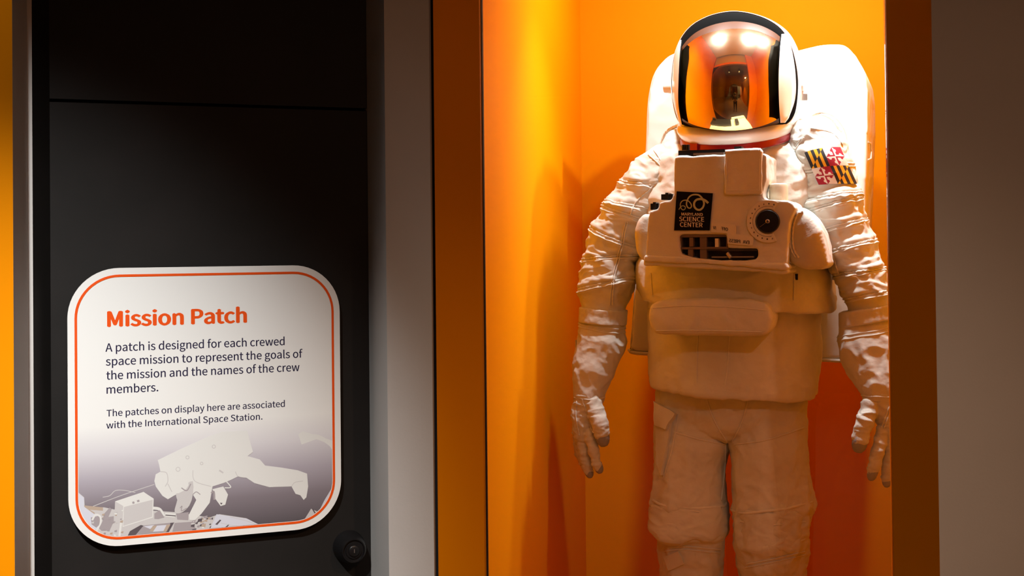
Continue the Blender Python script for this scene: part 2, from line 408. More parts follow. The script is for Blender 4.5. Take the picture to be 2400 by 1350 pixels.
# ------------------------------------------------------------------ writing
def load_font():
    try:
        import os
        return bpy.data.fonts.load(os.path.join(bpy.utils.system_resource('DATAFILES', path='fonts'), 'Noto Sans CJK Regular.woff2'))
    except Exception: return None     # the built-in face
FONT = load_font()
def text_mesh(s, bold=0.0, spacing=1.0):
    """flat outline of a line of text: verts (x, y), faces"""
    c = bpy.data.curves.new('txt', 'FONT'); c.body = s; c.resolution_u = 5; c.fill_mode = 'FRONT'
    if FONT: c.font = FONT
    c.offset = 0; c.space_character = spacing
    o = bpy.data.objects.new('txt', c); COL.objects.link(o); bpy.context.view_layer.update()
    dg = bpy.context.evaluated_depsgraph_get(); e = o.evaluated_get(dg); m = e.to_mesh()
    V = [(p.co.x, p.co.y, 0) for p in m.vertices]; F = [tuple(p.vertices) for p in m.polygons]
    e.to_mesh_clear(); bpy.data.objects.remove(o); bpy.data.curves.remove(c)
    if bold:      # heavier strokes: the outline repeated at small offsets
        n = len(V); V0, F0 = V, F; V, F = list(V0), list(F0)
        for k, (ax, ay) in enumerate(((-1, 0), (1, 0), (0, -0.6), (0, 0.6), (-0.5, 0.3), (0.5, -0.3))):
            V += [(x + ax * bold, y + ay * bold, (k + 1) * 4e-6) for x, y, _ in V0]; F += [tuple(i + n * (k + 1) for i in f) for f in F0]
    return V, F
def text_fit(s, bold=0.0, cap='H', spacing=1.0):
    """text normalised: x from 0 to 1 over its ink, y in units of cap height"""
    V, F = text_mesh(s, bold, spacing); C, _ = text_mesh(cap, bold)
    x0 = min(p[0] for p in V); x1 = max(p[0] for p in V); h = max(p[1] for p in C)
    return [((x - x0) / (x1 - x0), y / h, k) for x, y, k in V], F

# ------------------------------------------------------------------ the sign
PO = 0.016
def sgn(px, py): return door_uv(px, py, PO + 0.004)
uL = sgn(159, 950)[0]; uR = sgn(798, 950)[0]
vT = sgn(480, 625)[1]; vB = sgn(480, 1261.5)[1]
sign = empty('sign', MD @ Vector(((uL + uR) / 2, 0, vB)), AD)
tag(sign, 'white rounded sign headed Mission Patch with orange outline on the black door', 'sign')
u0 = (uL + uR) / 2
def rrect(w2, h, r, n=14):
    P = []
    for cx, cz, a0 in ((w2 - r, r, -90), (w2 - r, h - r, 0), (-w2 + r, h - r, 90), (-w2 + r, r, 180)):
        for k in range(n + 1):
            a = R(a0 + 90 * k / n); P.append((cx + r * math.cos(a), cz + r * math.sin(a)))
    return P
SW, SH, SR = (uR - uL) / 2, vT - vB, 0.089
def slab_xz(P, yf, yb):
    n = len(P); V = [(x, yf, z) for x, z in P] + [(x, yb, z) for x, z in P]
    return V, [tuple(range(n)), tuple(range(n, 2 * n))] + [(i, (i + 1) % n, n + (i + 1) % n, n + i) for i in range(n)]
mk('sign_board', *slab_xz(rrect(SW, SH, SR), -PO - 0.004, -PO), M['signwhite'], sign, 0)
mk('standoff', *box(-0.15, 0.15, -PO, 0, 0.15, SH - 0.15), M['seal'], sign, 0)
i1, i2 = 0.0118, 0.0162
A_ = [(x, z + i1) for x, z in rrect(SW - i1, SH - 2 * i1, SR - i1)]; B_ = [(x, z + i2) for x, z in rrect(SW - i2, SH - 2 * i2, SR - i2)]
n = len(A_)
mk('border_line', [(x, -PO - 0.0046, z) for x, z in A_] + [(x, -PO - 0.0046, z) for x, z in B_], [(i, (i + 1) % n, n + (i + 1) % n, n + i) for i in range(n)], M['signorange'], sign, 0)
def s_loc(px, py):
    a, b = sgn(px, py); return a - u0, b - vB
def print_ramp():
    m = mat('sign_print_gradient', (0.8, 0.8, 0.77), 0.45, spec=0.2); nt = m.node_tree; b = nt.nodes['Principled BSDF']
    tc = nt.nodes.new('ShaderNodeTexCoord'); sp = nt.nodes.new('ShaderNodeSeparateXYZ'); mr = nt.nodes.new('ShaderNodeMapRange'); r = nt.nodes.new('ShaderNodeValToRGB')
    z0, z1 = s_loc(480, 1262)[1], s_loc(480, 985)[1]
    mr.inputs[1].default_value = z0; mr.inputs[2].default_value = z1
    nt.links.new(tc.outputs['Object'], sp.inputs[0]); nt.links.new(sp.outputs['Z'], mr.inputs[0]); nt.links.new(mr.outputs[0], r.inputs[0]); nt.links.new(r.outputs[0], b.inputs['Base Color'])
    el = r.color_ramp.elements
    el[0].position = 0.0; el[0].color = (0.085, 0.072, 0.085, 1); el[1].position = 1.0; el[1].color = (0.80, 0.80, 0.77, 1)
    for p, c in ((0.10, (0.11, 0.095, 0.105)), (0.325, (0.21, 0.18, 0.20)), (0.555, (0.40, 0.365, 0.41)), (0.78, (0.64, 0.62, 0.64))):
        e = el.new(p); e.color = (*c, 1)
    return m
M['print'] = print_ramp()
C_ = [(x, z + i2 + 0.001) for x, z in rrect(SW - i2 - 0.001, SH - 2 * i2 - 0.002, SR - i2)]
g = G(); g.add([(x, -PO - 0.0043, z) for x, z in C_], [tuple(range(len(C_)))], 0)
def tri_fill(P):
    return [tuple(t) for t in tessellate_polygon([[Vector((p[0], p[1], 0)) for p in P]])]
# printed picture: a spacewalker over station hardware; coordinates from the sign's lower part
def zp(zx, zy): return s_loc(140 + zx * 0.31667, 950 + zy * 0.31667)
clipP = C_
def inside_clip(poly):
    """Sutherland-Hodgman clip of poly to the print's rounded rectangle"""
    out = poly
    for i in range(len(clipP)):
        a, b = clipP[i], clipP[(i + 1) % len(clipP)]; src = out; out = []
        def side(p): return (b[0] - a[0]) * (p[1] - a[1]) - (b[1] - a[1]) * (p[0] - a[0])
        for k in range(len(src)):
            p, q_ = src[k], src[(k + 1) % len(src)]; sp_, sq = side(p), side(q_)
            if sp_ >= 0: out.append(p)
            if (sp_ >= 0) != (sq >= 0):
                t = sp_ / (sp_ - sq); out.append((p[0] + t * (q_[0] - p[0]), p[1] + t * (q_[1] - p[1])))
        if not out: return []
    return out
lay = [0]
def ink(pts, mi, layer=None, smooth=0, clip=True):
    P = [zp(*p) for p in pts]
    if smooth: P = [tuple(p) for p in catmull(P, len(P) * smooth, closed=True)]
    if clip: P = inside_clip(P)
    if len(P) < 3: return
    if clip != 'same': lay[0] += 1
    y = -PO - 0.00435 - 0.000004 * lay[0]
    g.add([(x, y, z) for x, z in P], tri_fill(P), mi)
def line(pts, w_, mi):
    P = catmull(pts, 24) if len(pts) > 2 else np.array(pts, float)
    Lp, Rp = [], []
    for i in range(len(P)):
        t = P[min(i + 1, len(P) - 1)] - P[max(i - 1, 0)]; t /= np.linalg.norm(t) + 1e-9; nn = np.array([-t[1], t[0]]) * w_ / 2
        Lp.append(tuple(P[i] + nn)); Rp.append(tuple(P[i] - nn))
    lay[0] += 1
    for i in range(len(P) - 1):
        ink([Lp[i], Lp[i + 1], Rp[i + 1], Rp[i]], mi, clip='same')
PR = [M['print'], M['pale'], M['pale2'], M['pale3'], M['pale4'], M['pale5'], M['pale6']]
line([(245, 748), (460, 665), (700, 585)], 5, 2)
line([(318, 680), (370, 668), (410, 632), (470, 628), (560, 645)], 5, 2)
line([(1790, 245), (1900, 230), (2000, 285), (2035, 335)], 30, 1); ink([(1765, 215), (1800, 190), (2030, 265), (2030, 300), (1900, 250), (1790, 290)], 1)
ink([(1900, 820), (1960, 700), (2045, 560), (2060, 700), (1960, 860), (1880, 830)], 6); ink([(1795, 870), (1860, 765), (1905, 785), (1880, 860), (1800, 880)], 2)
ink([(1840, 850), (1870, 810), (1890, 830), (1865, 860)], 4); ink([(1865, 765), (1875, 765), (1900, 805), (1890, 808)], 4)
# hardware bed
ink([(110, 620), (180, 680), (185, 745), (330, 755), (400, 770), (690, 780), (860, 790), (1110, 830), (1180, 805), (1380, 835), (1490, 890), (1400, 910), (1000, 950), (600, 990), (430, 1005), (250, 980), (140, 830)], 2)
ink([(180, 740), (320, 755), (320, 780), (190, 770)], 5); ink([(185, 750), (260, 795), (240, 830), (190, 790)], 5)
ink([(105, 620), (180, 685), (180, 750), (290, 830), (300, 880), (270, 960), (180, 920), (100, 780)], 6)
ink([(230, 830), (300, 815), (310, 870), (270, 905), (235, 880)], 3); line([(240, 850), (265, 810), (300, 825), (300, 880), (270, 930)], 14, 1)
ink([(330, 800), (370, 755), (385, 770), (350, 850), (315, 850)], 3); ink([(290, 910), (330, 830), (400, 820), (400, 860), (370, 925), (310, 930)], 3)
ink([(410, 710), (620, 640), (695, 690), (470, 745)], 1); ink([(410, 710), (470, 745), (465, 900), (400, 905)], 2); ink([(470, 745), (695, 690), (690, 830), (465, 900)], 1)
ink([(475, 752), (688, 698), (684, 824), (470, 892)], 2)
ink([(535, 715), (550, 710), (555, 725), (540, 730)], 3); ink([(570, 703), (588, 698), (592, 712), (575, 717)], 3)
line([(690, 760), (740, 770), (770, 820)], 22, 1); ink([(700, 800), (740, 775), (775, 830), (700, 850)], 3)
ink([(690, 840), (860, 850), (840, 900), (690, 870)], 2); ink([(610, 890), (850, 865), (800, 950), (480, 985)], 3)
ink([(620, 895), (700, 885), (670, 915)], 6); ink([(720, 890), (790, 885), (770, 930), (690, 935)], 6)
ink([(520, 930), (600, 885), (620, 890), (540, 985), (490, 990)], 4); ink([(820, 870), (845, 868), (800, 950), (780, 950)], 4); ink([(690, 890), (720, 888), (690, 935), (665, 930)], 5); ink([(790, 885), (820, 880), (790, 935), (765, 935)], 5)
line([(480, 985), (560, 975), (810, 945)], 10, 4); line([(455, 860), (440, 985)], 16, 1); line([(400, 960), (420, 985)], 20, 1)
ink([(260, 945), (400, 940), (400, 985), (270, 975)], 2); line([(300, 980), (400, 985)], 6, 4)
ink([(780, 795), (860, 800), (850, 830), (780, 822)], 1); line([(782, 812), (858, 818)], 7, 4); ink([(860, 800), (955, 790), (950, 850), (870, 845)], 3)
ink([(850, 870), (990, 860), (1010, 930), (830, 945)], 3)
for k in range(40):
    a = random.uniform(960, 1120); b = random.uniform(820, 935); s = random.uniform(6, 20)
    ink([(a, b), (a + s * 1.6, b - s * 0.4), (a + s * 1.3, b + s), (a - s * 0.2, b + s * 0.8)], random.choice([2, 3, 4, 4, 5, 1]))
for k in range(26):
    a = random.uniform(180, 460); b = random.uniform(770, 960); s = random.uniform(5, 14)
    ink([(a, b), (a + s * 1.6, b - s * 0.4), (a + s * 1.3, b + s), (a - s * 0.2, b + s * 0.8)], random.choice([2, 3, 5, 1, 3]))
ink([(1110, 920), (1160, 805), (1260, 820), (1390, 840), (1490, 892), (1300, 915)], 6, smooth=0); ink([(1150, 880), (1185, 845), (1195, 850), (1165, 885)], 4); ink([(1225, 900), (1250, 878), (1255, 884), (1235, 905)], 4)
line([(1190, 870), (1290, 890), (1400, 895)], 4, 2); line([(1260, 825), (1400, 860), (1460, 890)], 4, 2)
# the spacewalker
ink([(725, 405), (900, 320), (1100, 230), (1200, 195), (1385, 185), (1400, 240), (1430, 345), (1390, 375), (1480, 400), (1520, 445), (1640, 460), (1760, 480), (1830, 505), (1838, 600), (1825, 680), (1805, 700), (1780, 665), (1745, 655), (1715, 600), (1550, 605), (1440, 575), (1380, 535), (1320, 525), (1260, 555), (1210, 575), (1130, 600), (1120, 660), (1110, 720), (1050, 800), (1000, 850), (960, 850), (955, 810), (990, 740), (1010, 700), (985, 660), (960, 740), (910, 790), (860, 800), (850, 770), (870, 700), (860, 660), (800, 695), (760, 670), (710, 600), (700, 560), (710, 510), (745, 490), (735, 440)], 1)
ink([(860, 655), (930, 590), (985, 560), (985, 660), (960, 740), (910, 790), (860, 800), (850, 770), (870, 700)], 2, smooth=2)
ink([(780, 570), (850, 545), (930, 560), (955, 600), (880, 650), (800, 640)], 1, smooth=2); line([(870, 690), (920, 650), (965, 585)], 14, 2); line([(900, 610), (940, 630), (970, 580)], 8, 3); line([(800, 580), (830, 640)], 6, 2)
ink([(1130, 620), (1210, 600), (1245, 660), (1225, 735), (1190, 745), (1150, 690)], 1); line([(1120, 650), (1140, 640), (1145, 700)], 14, 3); line([(1180, 480), (1210, 500)], 12, 2)
line([(1230, 560), (1265, 605), (1220, 610)], 8, 1); ink([(1185, 720), (1205, 722), (1195, 735)], 4); line([(985, 660), (1010, 640), (1040, 660)], 6, 3)
for cx, cy, rr in ((875, 473, 15), (945, 385, 12), (1050, 430, 10), (1140, 305, 12)):
    line([(cx + rr * math.cos(a), cy + rr * math.sin(a)) for a in np.linspace(0, 6.28, 12)], 5, 2)
line([(745, 490), (790, 500), (800, 560), (780, 600)], 6, 2); line([(1120, 600), (1000, 560), (985, 480)], 5, 2); line([(890, 760), (905, 745), (900, 780), (940, 760)], 6, 3); line([(1380, 535), (1320, 525), (1300, 490)], 5, 2)
line([(1715, 600), (1740, 570), (1800, 560)], 4, 2)
g.obj('printed_picture', PR, sign, 0)
def sign_line(name, s, pl, pr, cap_px, m, bold=0.0):
    V, F = text_fit(s, bold); a, b = s_loc(*pl); c, d = s_loc(*pr); zb = (b + d) / 2
    h = (s_loc(pl[0], pl[1] - cap_px)[1] - b)
    mk(name, [(a + x * (c - a), -PO - 0.0045 - k, zb + y * h) for x, y, k in V], F, m, sign, 0)
sign_line('heading_text', 'Mission Patch', (251, 766), (579, 754.7), 36, M['signorange'], 0.015)
for s, a, b, h in (('A patch is designed for each crewed', (247, 825), (667, 808), 19.5), ('space mission to represent the goals of', (248, 857), (709, 837.6), 19.5),
                   ('the mission and the names of the crew', (249, 889.5), (702, 869.5), 19.5), ('members.', (249.6, 922.5), (371, 917), 19.5),
                   ('The patches on display here are associated', (249.6, 976), (667.5, 953.5), 15.5), ('with the International Space Station.', (249, 1004), (615, 983.5), 15.5)):
    sign_line('body_text', s, a, b, h, M['navy'], 0.004)

# ------------------------------------------------------------------ the space suit
SO = at_z(1738, 577, 3.10); SO.z = CF
SYAW = R(-9)
suit = empty('space_suit', SO, SYAW)
tag(suit, 'white space suit with gold visor helmet and backpack, standing in the orange display case', 'space suit')
MS = Matrix.Translation(SO) @ Matrix.Rotation(SYAW, 4, 'Z'); MSI = MS.inverted()
CL = MSI @ CAM; MS3 = MSI.to_3x3()
def S(px, py, d):
    """suit-local point seen at a pixel, at local depth d (negative is towards the viewer)"""
    r = MS3 @ ray(px, py); t = (d - CL.y) / r.y
    return CL + r * t
def ray_hit(bvh, px, py):
    r = (MS3 @ ray(px, py)).normalized(); return bvh.ray_cast(CL, r)
PXM = 968.0   # pixels per metre near the suit

class Loft:
    """garment tube from horizontal slices: (py, xl, xr, d, b) = height, outline left/right, depth centre, half depth; optional exponent, tilt, front tilt"""
    def __init__(s, st, nv=160, nu=128, exp=2.2):
        K = []
        for q in st:
            py, xl, xr, d, b = q[:5]; e = q[5] if len(q) > 5 else exp; tx = q[6] if len(q) > 6 else 0; ty = q[7] if len(q) > 7 else 0
            a = S(xl, py, d); c = S(xr, py, d)
            K.append(((a.x + c.x) / 2, d, (a.z + c.z) / 2, (c.x - a.x) / 2, b, e, tx, ty, py))
        K = np.array(K); s.K = catmull(K, nv); s.pys = s.K[:, 8]; s.nv, s.nu = nv, nu
        th = np.linspace(0, 2 * np.pi, nu, endpoint=False); c, sn = np.cos(th), np.sin(th)
        k = s.K[:, :, None]
        ex = 2.0 / k[:, 5]
        X = np.sign(c) * np.abs(c) ** ex * k[:, 3]; Y = np.sign(sn) * np.abs(sn) ** ex * k[:, 4]
        s.P = np.stack([k[:, 0] + X, k[:, 1] + Y, k[:, 2] + X * k[:, 6] + Y * k[:, 7]], 2)
    def normals(s):
        P = s.P; du = np.roll(P, -1, 1) - np.roll(P, 1, 1); dv = np.gradient(P, axis=0); N = np.cross(dv, du)
        N /= np.linalg.norm(N, axis=2, keepdims=True) + 1e-12
        c = s.P - s.K[:, None, :3]
        if (N * c).sum() < 0: N = -N
        return N
    def displace(s, fn):
        N = s.normals(); P = s.P.reshape(-1, 3)
        s.P = s.P + N * fn(P).reshape(s.nv, s.nu, 1); return s
    def row(s, py): return float(np.interp(py, s.pys, np.arange(s.nv)))
    def at(s, row, th, out=0.0):
        u = (th / (2 * np.pi) * s.nu) % s.nu; i = int(min(max(row, 0), s.nv - 1.001)); f = min(max(row, 0), s.nv - 1.001) - i; k = int(u); g_ = u - k
        def q(A): return (A[i, k % s.nu] * (1 - f) + A[i + 1, k % s.nu] * f) * (1 - g_) + (A[i, (k + 1) % s.nu] * (1 - f) + A[i + 1, (k + 1) % s.nu] * f) * g_
        return Vector(q(s.P)) + Vector(q(s.N)) * out
    def geo(s): return rings(list(s.P))
    def obj(s, name, m, parent, smooth=180):
        V, F = s.geo(); s.N = s.normals(); return mk(name, V, F, m, parent, smooth)
    def cord(s, g, py, amp=0.0, ph=0.0, r=0.0026, out=0.001, n=110, a0=0.0, a1=2 * math.pi, braid=True, wob=0.0, seed=0):
        """adds a stitched cord running round the garment at height py, leaning by amp pixels"""
        closed = abs(a1 - a0 - 2 * math.pi) < 1e-6
        T = np.linspace(a0, a1, n, endpoint=not closed); rnd = random.Random(seed)
        w1, w2 = rnd.uniform(0, 6), rnd.uniform(0, 6)
        P = [s.at(s.row(py + amp * math.cos(t - ph) + wob * (math.sin(3 * t + w1) + 0.6 * math.sin(7 * t + w2))), t, out) for t in T]
        g.add(*tube(P, r, 8, closed, (2, 45, 0.28) if braid else None))

def seams_fn(lof, seams, amp=0.0035, width=14):
    """puckered ridges on both sides of the seams: list of (py, lean, phase)"""
    def f(P):
        nv, nu = lof.nv, lof.nu; th = np.linspace(0, 2 * np.pi, nu, endpoint=False)[None, :]; py = lof.pys[:, None]; out = np.zeros((nv, nu))
        pk = crinkle(P, 26, 3, (1, 1, 0.45)).reshape(nv, nu)
        for a, b, c in seams:
            dd = py - (a + b * np.cos(th - c)); out += np.exp(-(dd / width) ** 2) * (amp * 0.9 * pk) - np.exp(-(dd / 3.0) ** 2) * amp * 0.7
            out += amp * 0.8 * np.exp(-((np.abs(dd) - 9) / 6) ** 2)
        return out.reshape(-1)
    return f
def folds(a1=0.005, s1=13, a2=0.0022, s2=30, seed=0, ani=(1, 1, 1.7)):
    return lambda P: a1 * crinkle(P, s1, seed, ani) + a2 * crinkle(P, s2, seed + 50, ani, 0.9) + 0.0007 * perlin(P * 95, seed + 9)

# ---- torso garment
T_ = Loft([(322, 1640, 1828, 0.03, 0.10), (338, 1608, 1850, 0.03, 0.125), (352, 1570, 1888, 0.03, 0.135), (380, 1530, 1925, 0.03, 0.15), (430, 1512, 1945, 0.03, 0.165),
           (500, 1507, 1942, 0.03, 0.175), (580, 1503, 1940, 0.03, 0.18), (640, 1506, 1945, 0.03, 0.185), (720, 1530, 1925, 0.03, 0.18)], 150, 180)
T_.displace(folds(0.006, 11, 0.0035, 26, 21, (1, 1, 1))).obj('torso_garment', M['fabric'], suit)
g = G()
for pts in ([(1600, 345), (1608, 372), (1592, 400)], [(1855, 318), (1838, 350), (1822, 385), (1818, 420)]): pass
tors = bpy.data.objects['torso_garment']

# ---- skirt of the garment, belt band, rolled pouch
sk = Loft([(690, 1532, 1915, 0.03, 0.165), (740, 1528, 1918, 0.03, 0.170), (800, 1527, 1919, 0.03, 0.174), (850, 1529, 1919, 0.03, 0.178), (890, 1532, 1915, 0.03, 0.182, 2.3, -0.045), (907, 1534, 1913, 0.03, 0.183, 2.3, -0.055), (909, 1538, 1909, 0.03, 0.178, 2.3, -0.055), (885, 1545, 1903, 0.03, 0.165, 2.3, -0.04)], 150, 190)
sk.displace(lambda P: 0.0055 * crinkle(P, 7, 31, (1, 1, 0.6)) + 0.0026 * crinkle(P, 17, 32, (1, 1, 0.8)) + 0.0014 * crinkle(P, 38, 33, (1, 1, 0.7)) + 0.0005 * perlin(P * 90, 4))
so = sk.obj('skirt', M['fabric'], suit)
g = G()
sk.cord(g, 893, r=0.0013, out=0.0003, braid=False, n=160)
bsk = BVHTree.FromPolygons([tuple(v.co) for v in so.data.vertices], [tuple(p.vertices) for p in so.data.polygons])
def trace(bvh, pts, n=40, out=0.001):
    P = []
    for p in catmull(pts, n):
        h = ray_hit(bvh, p[0], p[1])
        if h[0] is not None: P.append(h[0] + h[1] * (out if h[1].dot(h[0] - CL) < 0 else -out))
    return P
for pts in ([(1636, 780), (1633, 840), (1632, 897)], [(1710, 783), (1706, 850), (1699, 903)]):
    g.add(*tube(trace(bsk, pts, 40, 0.0004), 0.0013, 6))
g.obj('seam_stitching', M['cord'], so)
bl = Loft([(606, 1508, 1938, 0.03, 0.188), (614, 1502, 1944, 0.03, 0.197), (640, 1499, 1950, 0.03, 0.202), (675, 1504, 1953, 0.03, 0.206, 2.3, -0.03), (700, 1511, 1955, 0.03, 0.208, 2.3, -0.05), (711, 1516, 1956, 0.03, 0.208, 2.3, -0.055), (713, 1521, 1951, 0.03, 0.203, 2.3, -0.055), (700, 1528, 1944, 0.03, 0.192, 2.3, -0.05)], 120, 190)
bl.displace(lambda P: 0.0042 * crinkle(P, 9, 61, (1, 1, 1.4)) + 0.0022 * crinkle(P, 24, 62) + 0.0005 * perlin(P * 90, 6))
bo = bl.obj('belt_band', M['fabric'], suit)
g = G(); bl.cord(g, 703, r=0.0016, out=0.0003, braid=False, n=160)
bbl = BVHTree.FromPolygons([tuple(v.co) for v in bo.data.vertices], [tuple(p.vertices) for p in bo.data.polygons])
g.add(*tube(trace(bbl, [(1862, 640), (1861, 670), (1860, 704)], 24, 0.0006), 0.0016, 6))
g.add(*tube(trace(bbl, [(1526, 640), (1528, 670), (1530, 696)], 24, 0.0006), 0.0014, 6))
g.obj('seam_stitching', M['cord'], bo)
g = G(); h = ray_hit(bbl, 1867, 649)
if h[0]: g.add(*box(h[0].x - 0.003, h[0].x + 0.003, h[0].y - 0.003, h[0].y + 0.004, h[0].z - 0.007, h[0].z + 0.007))
g.obj('snap_slot', M['dark'], bo, 0)

def pillow(poly, d0, d1, rnd=0.012, voxel=0.0035, smooth=6, disp=None, cutter=None):
    """soft slab: pixel outline at depth d0 (front) back to d1, rounded by remeshing"""
    F0 = [S(x, y, d0) for x, y in poly]; F1 = [Vector((p.x, d1, p.z)) for p in F0]
    n = len(poly); V = F0 + F1; F = [tuple(range(n)), tuple(range(n, 2 * n))] + [(i, (i + 1) % n, n + (i + 1) % n, n + i) for i in range(n)]
    tri = tri_fill([(p.x, p.z) for p in F0])
    F = tri + [tuple(i + n for i in t) for t in tri] + F[2:]
    mods = []
    if cutter: mods.append(('BOOLEAN', dict(operation='DIFFERENCE', solver='EXACT', cutter=cutter)))
    mods += [('REMESH', dict(mode='VOXEL', voxel_size=voxel, adaptivity=0)), ('SMOOTH', dict(factor=0.5, iterations=smooth))]
    A, N, FF = eval_mesh(V, F, mods)
    if disp is not None: A = A + N * disp(A)[:, None]
    return A, FF
def puff(c, rx, rz, amt):
    """bulges the front of a cushion around c"""
    return lambda A: amt * np.clip(1 - ((A[:, 0] - c.x) / rx) ** 2, 0, 1) * np.clip(1 - ((A[:, 2] - c.z) / rz) ** 2, 0, 1)
c = S(1665, 745, -0.2)
pf = puff(c, 0.15, 0.045, 0.012)
A, FF = pillow([(1527, 716), (1540, 708), (1640, 703), (1740, 703), (1790, 711), (1799, 725), (1806, 745), (1803, 768), (1790, 783), (1720, 781), (1620, 779), (1538, 779), (1528, 765), (1524, 740)], -0.235, -0.13, voxel=0.004, smooth=8,
               disp=lambda A: pf(A) + 0.0025 * crinkle(A, 13, 71, (1, 1, 1.3)) + 0.001 * crinkle(A, 34, 72))
po = mk('rolled_pouch', A, FF, M['fabric'], suit, 180)
bpo = BVHTree.FromPolygons([tuple(v) for v in A], FF)
g = G(); g.add(*tube(trace(bpo, [(1530, 722), (1600, 717), (1700, 719), (1796, 727)], 50, 0.0004), 0.0015, 6))
g.add(*tube(trace(bpo, [(1538, 775), (1620, 774), (1720, 776), (1785, 778)], 50, 0.0004), 0.0013, 6)); g.obj('seam_stitching', M['cord'], po)

# ---- trousers
def leg(st): return Loft(st, 150, 96)
L1 = leg([(900, 1560, 1695, 0.02, 0.085), (950, 1544, 1708, 0.02, 0.092), (1030, 1541, 1710, 0.01, 0.095), (1060, 1539, 1703, 0.005, 0.093), (1100, 1537, 1698, 0.0, 0.092), (1168, 1534, 1697, -0.01, 0.090), (1178, 1532, 1699, -0.01, 0.092), (1188, 1541, 1700, -0.01, 0.088), (1215, 1532, 1702, -0.015, 0.092),
          (1238, 1525, 1700, -0.02, 0.094), (1250, 1533, 1697, -0.02, 0.090), (1258, 1546, 1690, -0.01, 0.080), (1300, 1549, 1689, 0.0, 0.080), (1350, 1552, 1687, 0.01, 0.080), (1500, 1556, 1684, 0.02, 0.078), (1640, 1562, 1680, 0.03, 0.072), (1720, 1566, 1676, 0.03, 0.07)])
L2 = leg([(900, 1730, 1872, 0.02, 0.085), (950, 1713, 1886, 0.02, 0.092), (1030, 1711, 1885, 0.01, 0.095), (1060, 1716, 1887, 0.005, 0.093), (1100, 1720, 1890, 0.0, 0.092), (1160, 1722, 1901, -0.01, 0.090, 2.2, 0.05), (1186, 1719, 1906, -0.01, 0.093, 2.2, 0.06), (1196, 1723, 1901, -0.01, 0.088, 2.2, 0.05), (1225, 1727, 1897, -0.015, 0.088),
          (1255, 1729, 1890, -0.02, 0.086, 2.2, 0.05), (1268, 1727, 1892, -0.02, 0.089, 2.2, 0.06), (1285, 1727, 1890, -0.01, 0.084), (1320, 1733, 1889, 0.0, 0.084), (1350, 1738, 1888, 0.01, 0.082), (1500, 1742, 1884, 0.02, 0.078), (1640, 1750, 1880, 0.03, 0.072), (1720, 1754, 1876, 0.03, 0.07)])
pel = Loft([(850, 1552, 1884, 0.03, 0.135), (900, 1547, 1886, 0.03, 0.130), (950, 1545, 1886, 0.025, 0.118), (990, 1560, 1872, 0.02, 0.105), (1012, 1610, 1815, 0.02, 0.085), (1024, 1660, 1760, 0.02, 0.06)], 60, 120)
g = G()
for q_ in (L1, L2, pel): g.add(*q_.geo())
def tro_disp(A, N):
    z = A[:, 2]; knee = np.exp(-((z - S(1700, 1225, 0).z) / 0.07) ** 2)
    crot = np.exp(-((A[:, 0] - S(1712, 1030, -0.08).x) / 0.09) ** 2 - ((z - S(1712, 1020, -0.08).z) / 0.09) ** 2)
    return (0.005 + 0.003 * knee) * crinkle(A, 9, 81, (1.2, 1, 0.75)) + (0.0024 + 0.0015 * knee) * crinkle(A, 22, 82, (1, 1, 1.1)) + 0.0010 * crinkle(A, 48, 84) + 0.003 * crot * crinkle(A, 16, 83, (1.6, 1, 0.5)) + 0.0005 * perlin(A * 90, 8)
A, FF = cloth(g.V, g.F, 0.0042, 4, tro_disp)
tr = mk('trousers', A, FF, M['fabric'], suit, 180)
btr = BVHTree.FromPolygons([tuple(v) for v in A], FF)
g = G()
for q_, py, am, ph in ((L1, 1172, 4, 0), (L2, 1180, 9, math.pi)):
    q_.N = q_.normals(); q_.cord(g, py, am, ph, r=0.0032, out=0.003, braid=False, n=120, wob=1.2, seed=3)
L2.cord(g, 1262, 9, math.pi, r=0.003, out=0.003, braid=False, n=120, wob=1.5, seed=5)
for pts in ([(1580, 1013), (1640, 1030), (1700, 1042)], [(1722, 1042), (1800, 1030), (1884, 1002)], [(1648, 905), (1672, 980), (1704, 1036)], [(1757, 912), (1742, 980), (1716, 1034)],
            [(1590, 972), (1576, 1050), (1556, 1118)], [(1700, 1040), (1698, 1100), (1690, 1172)], [(1554, 1285), (1600, 1280), (1688, 1288)], [(1748, 1330), (1810, 1318), (1886, 1300)],
            [(1556, 1293), (1600, 1288), (1688, 1296)], [(1750, 1322), (1810, 1310), (1886, 1292)], [(1549, 1205), (1620, 1198), (1660, 1203), (1698, 1198)], [(1735, 1222), (1790, 1232), (1888, 1222)]):
    P = trace(btr, pts, 44, 0.0008)
    if len(P) > 3: g.add(*tube(P, 0.0016, 6))
g.obj('seam_stitching', M['cord'], tr)
def knee_cuff(st, wav, seed, seams):
    lf = Loft(st, 90, 140, exp=2.2); t = np.linspace(0, 2 * np.pi, lf.nu, endpoint=False); lo = np.clip((lf.pys - st[0][0]) / (st[-3][0] - st[0][0]), 0, 1)[:, None]
    lf.P[:, :, 2] += lo * wav * (0.6 * np.sin(3 * t + seed) + 0.5 * np.sin(5 * t + 2 * seed) + 0.3 * np.sin(9 * t))[None, :]
    lf.displace(lambda P: 0.0045 * crinkle(P, 10, seed, (1, 1, 1.2)) + 0.0022 * crinkle(P, 28, seed + 1, (1, 1, 1.5)))
    o = lf.obj('knee_cuff', M['fabric'], tr)
    return lf, o
knee_cuff([(1172, 1536, 1696, -0.01, 0.090), (1182, 1531, 1699, -0.01, 0.095), (1210, 1528, 1704, -0.014, 0.098), (1234, 1523, 1703, -0.018, 0.101), (1243, 1523, 1701, -0.018, 0.101), (1246, 1528, 1697, -0.018, 0.097), (1238, 1538, 1690, -0.014, 0.088)], 0.007, 4, None)
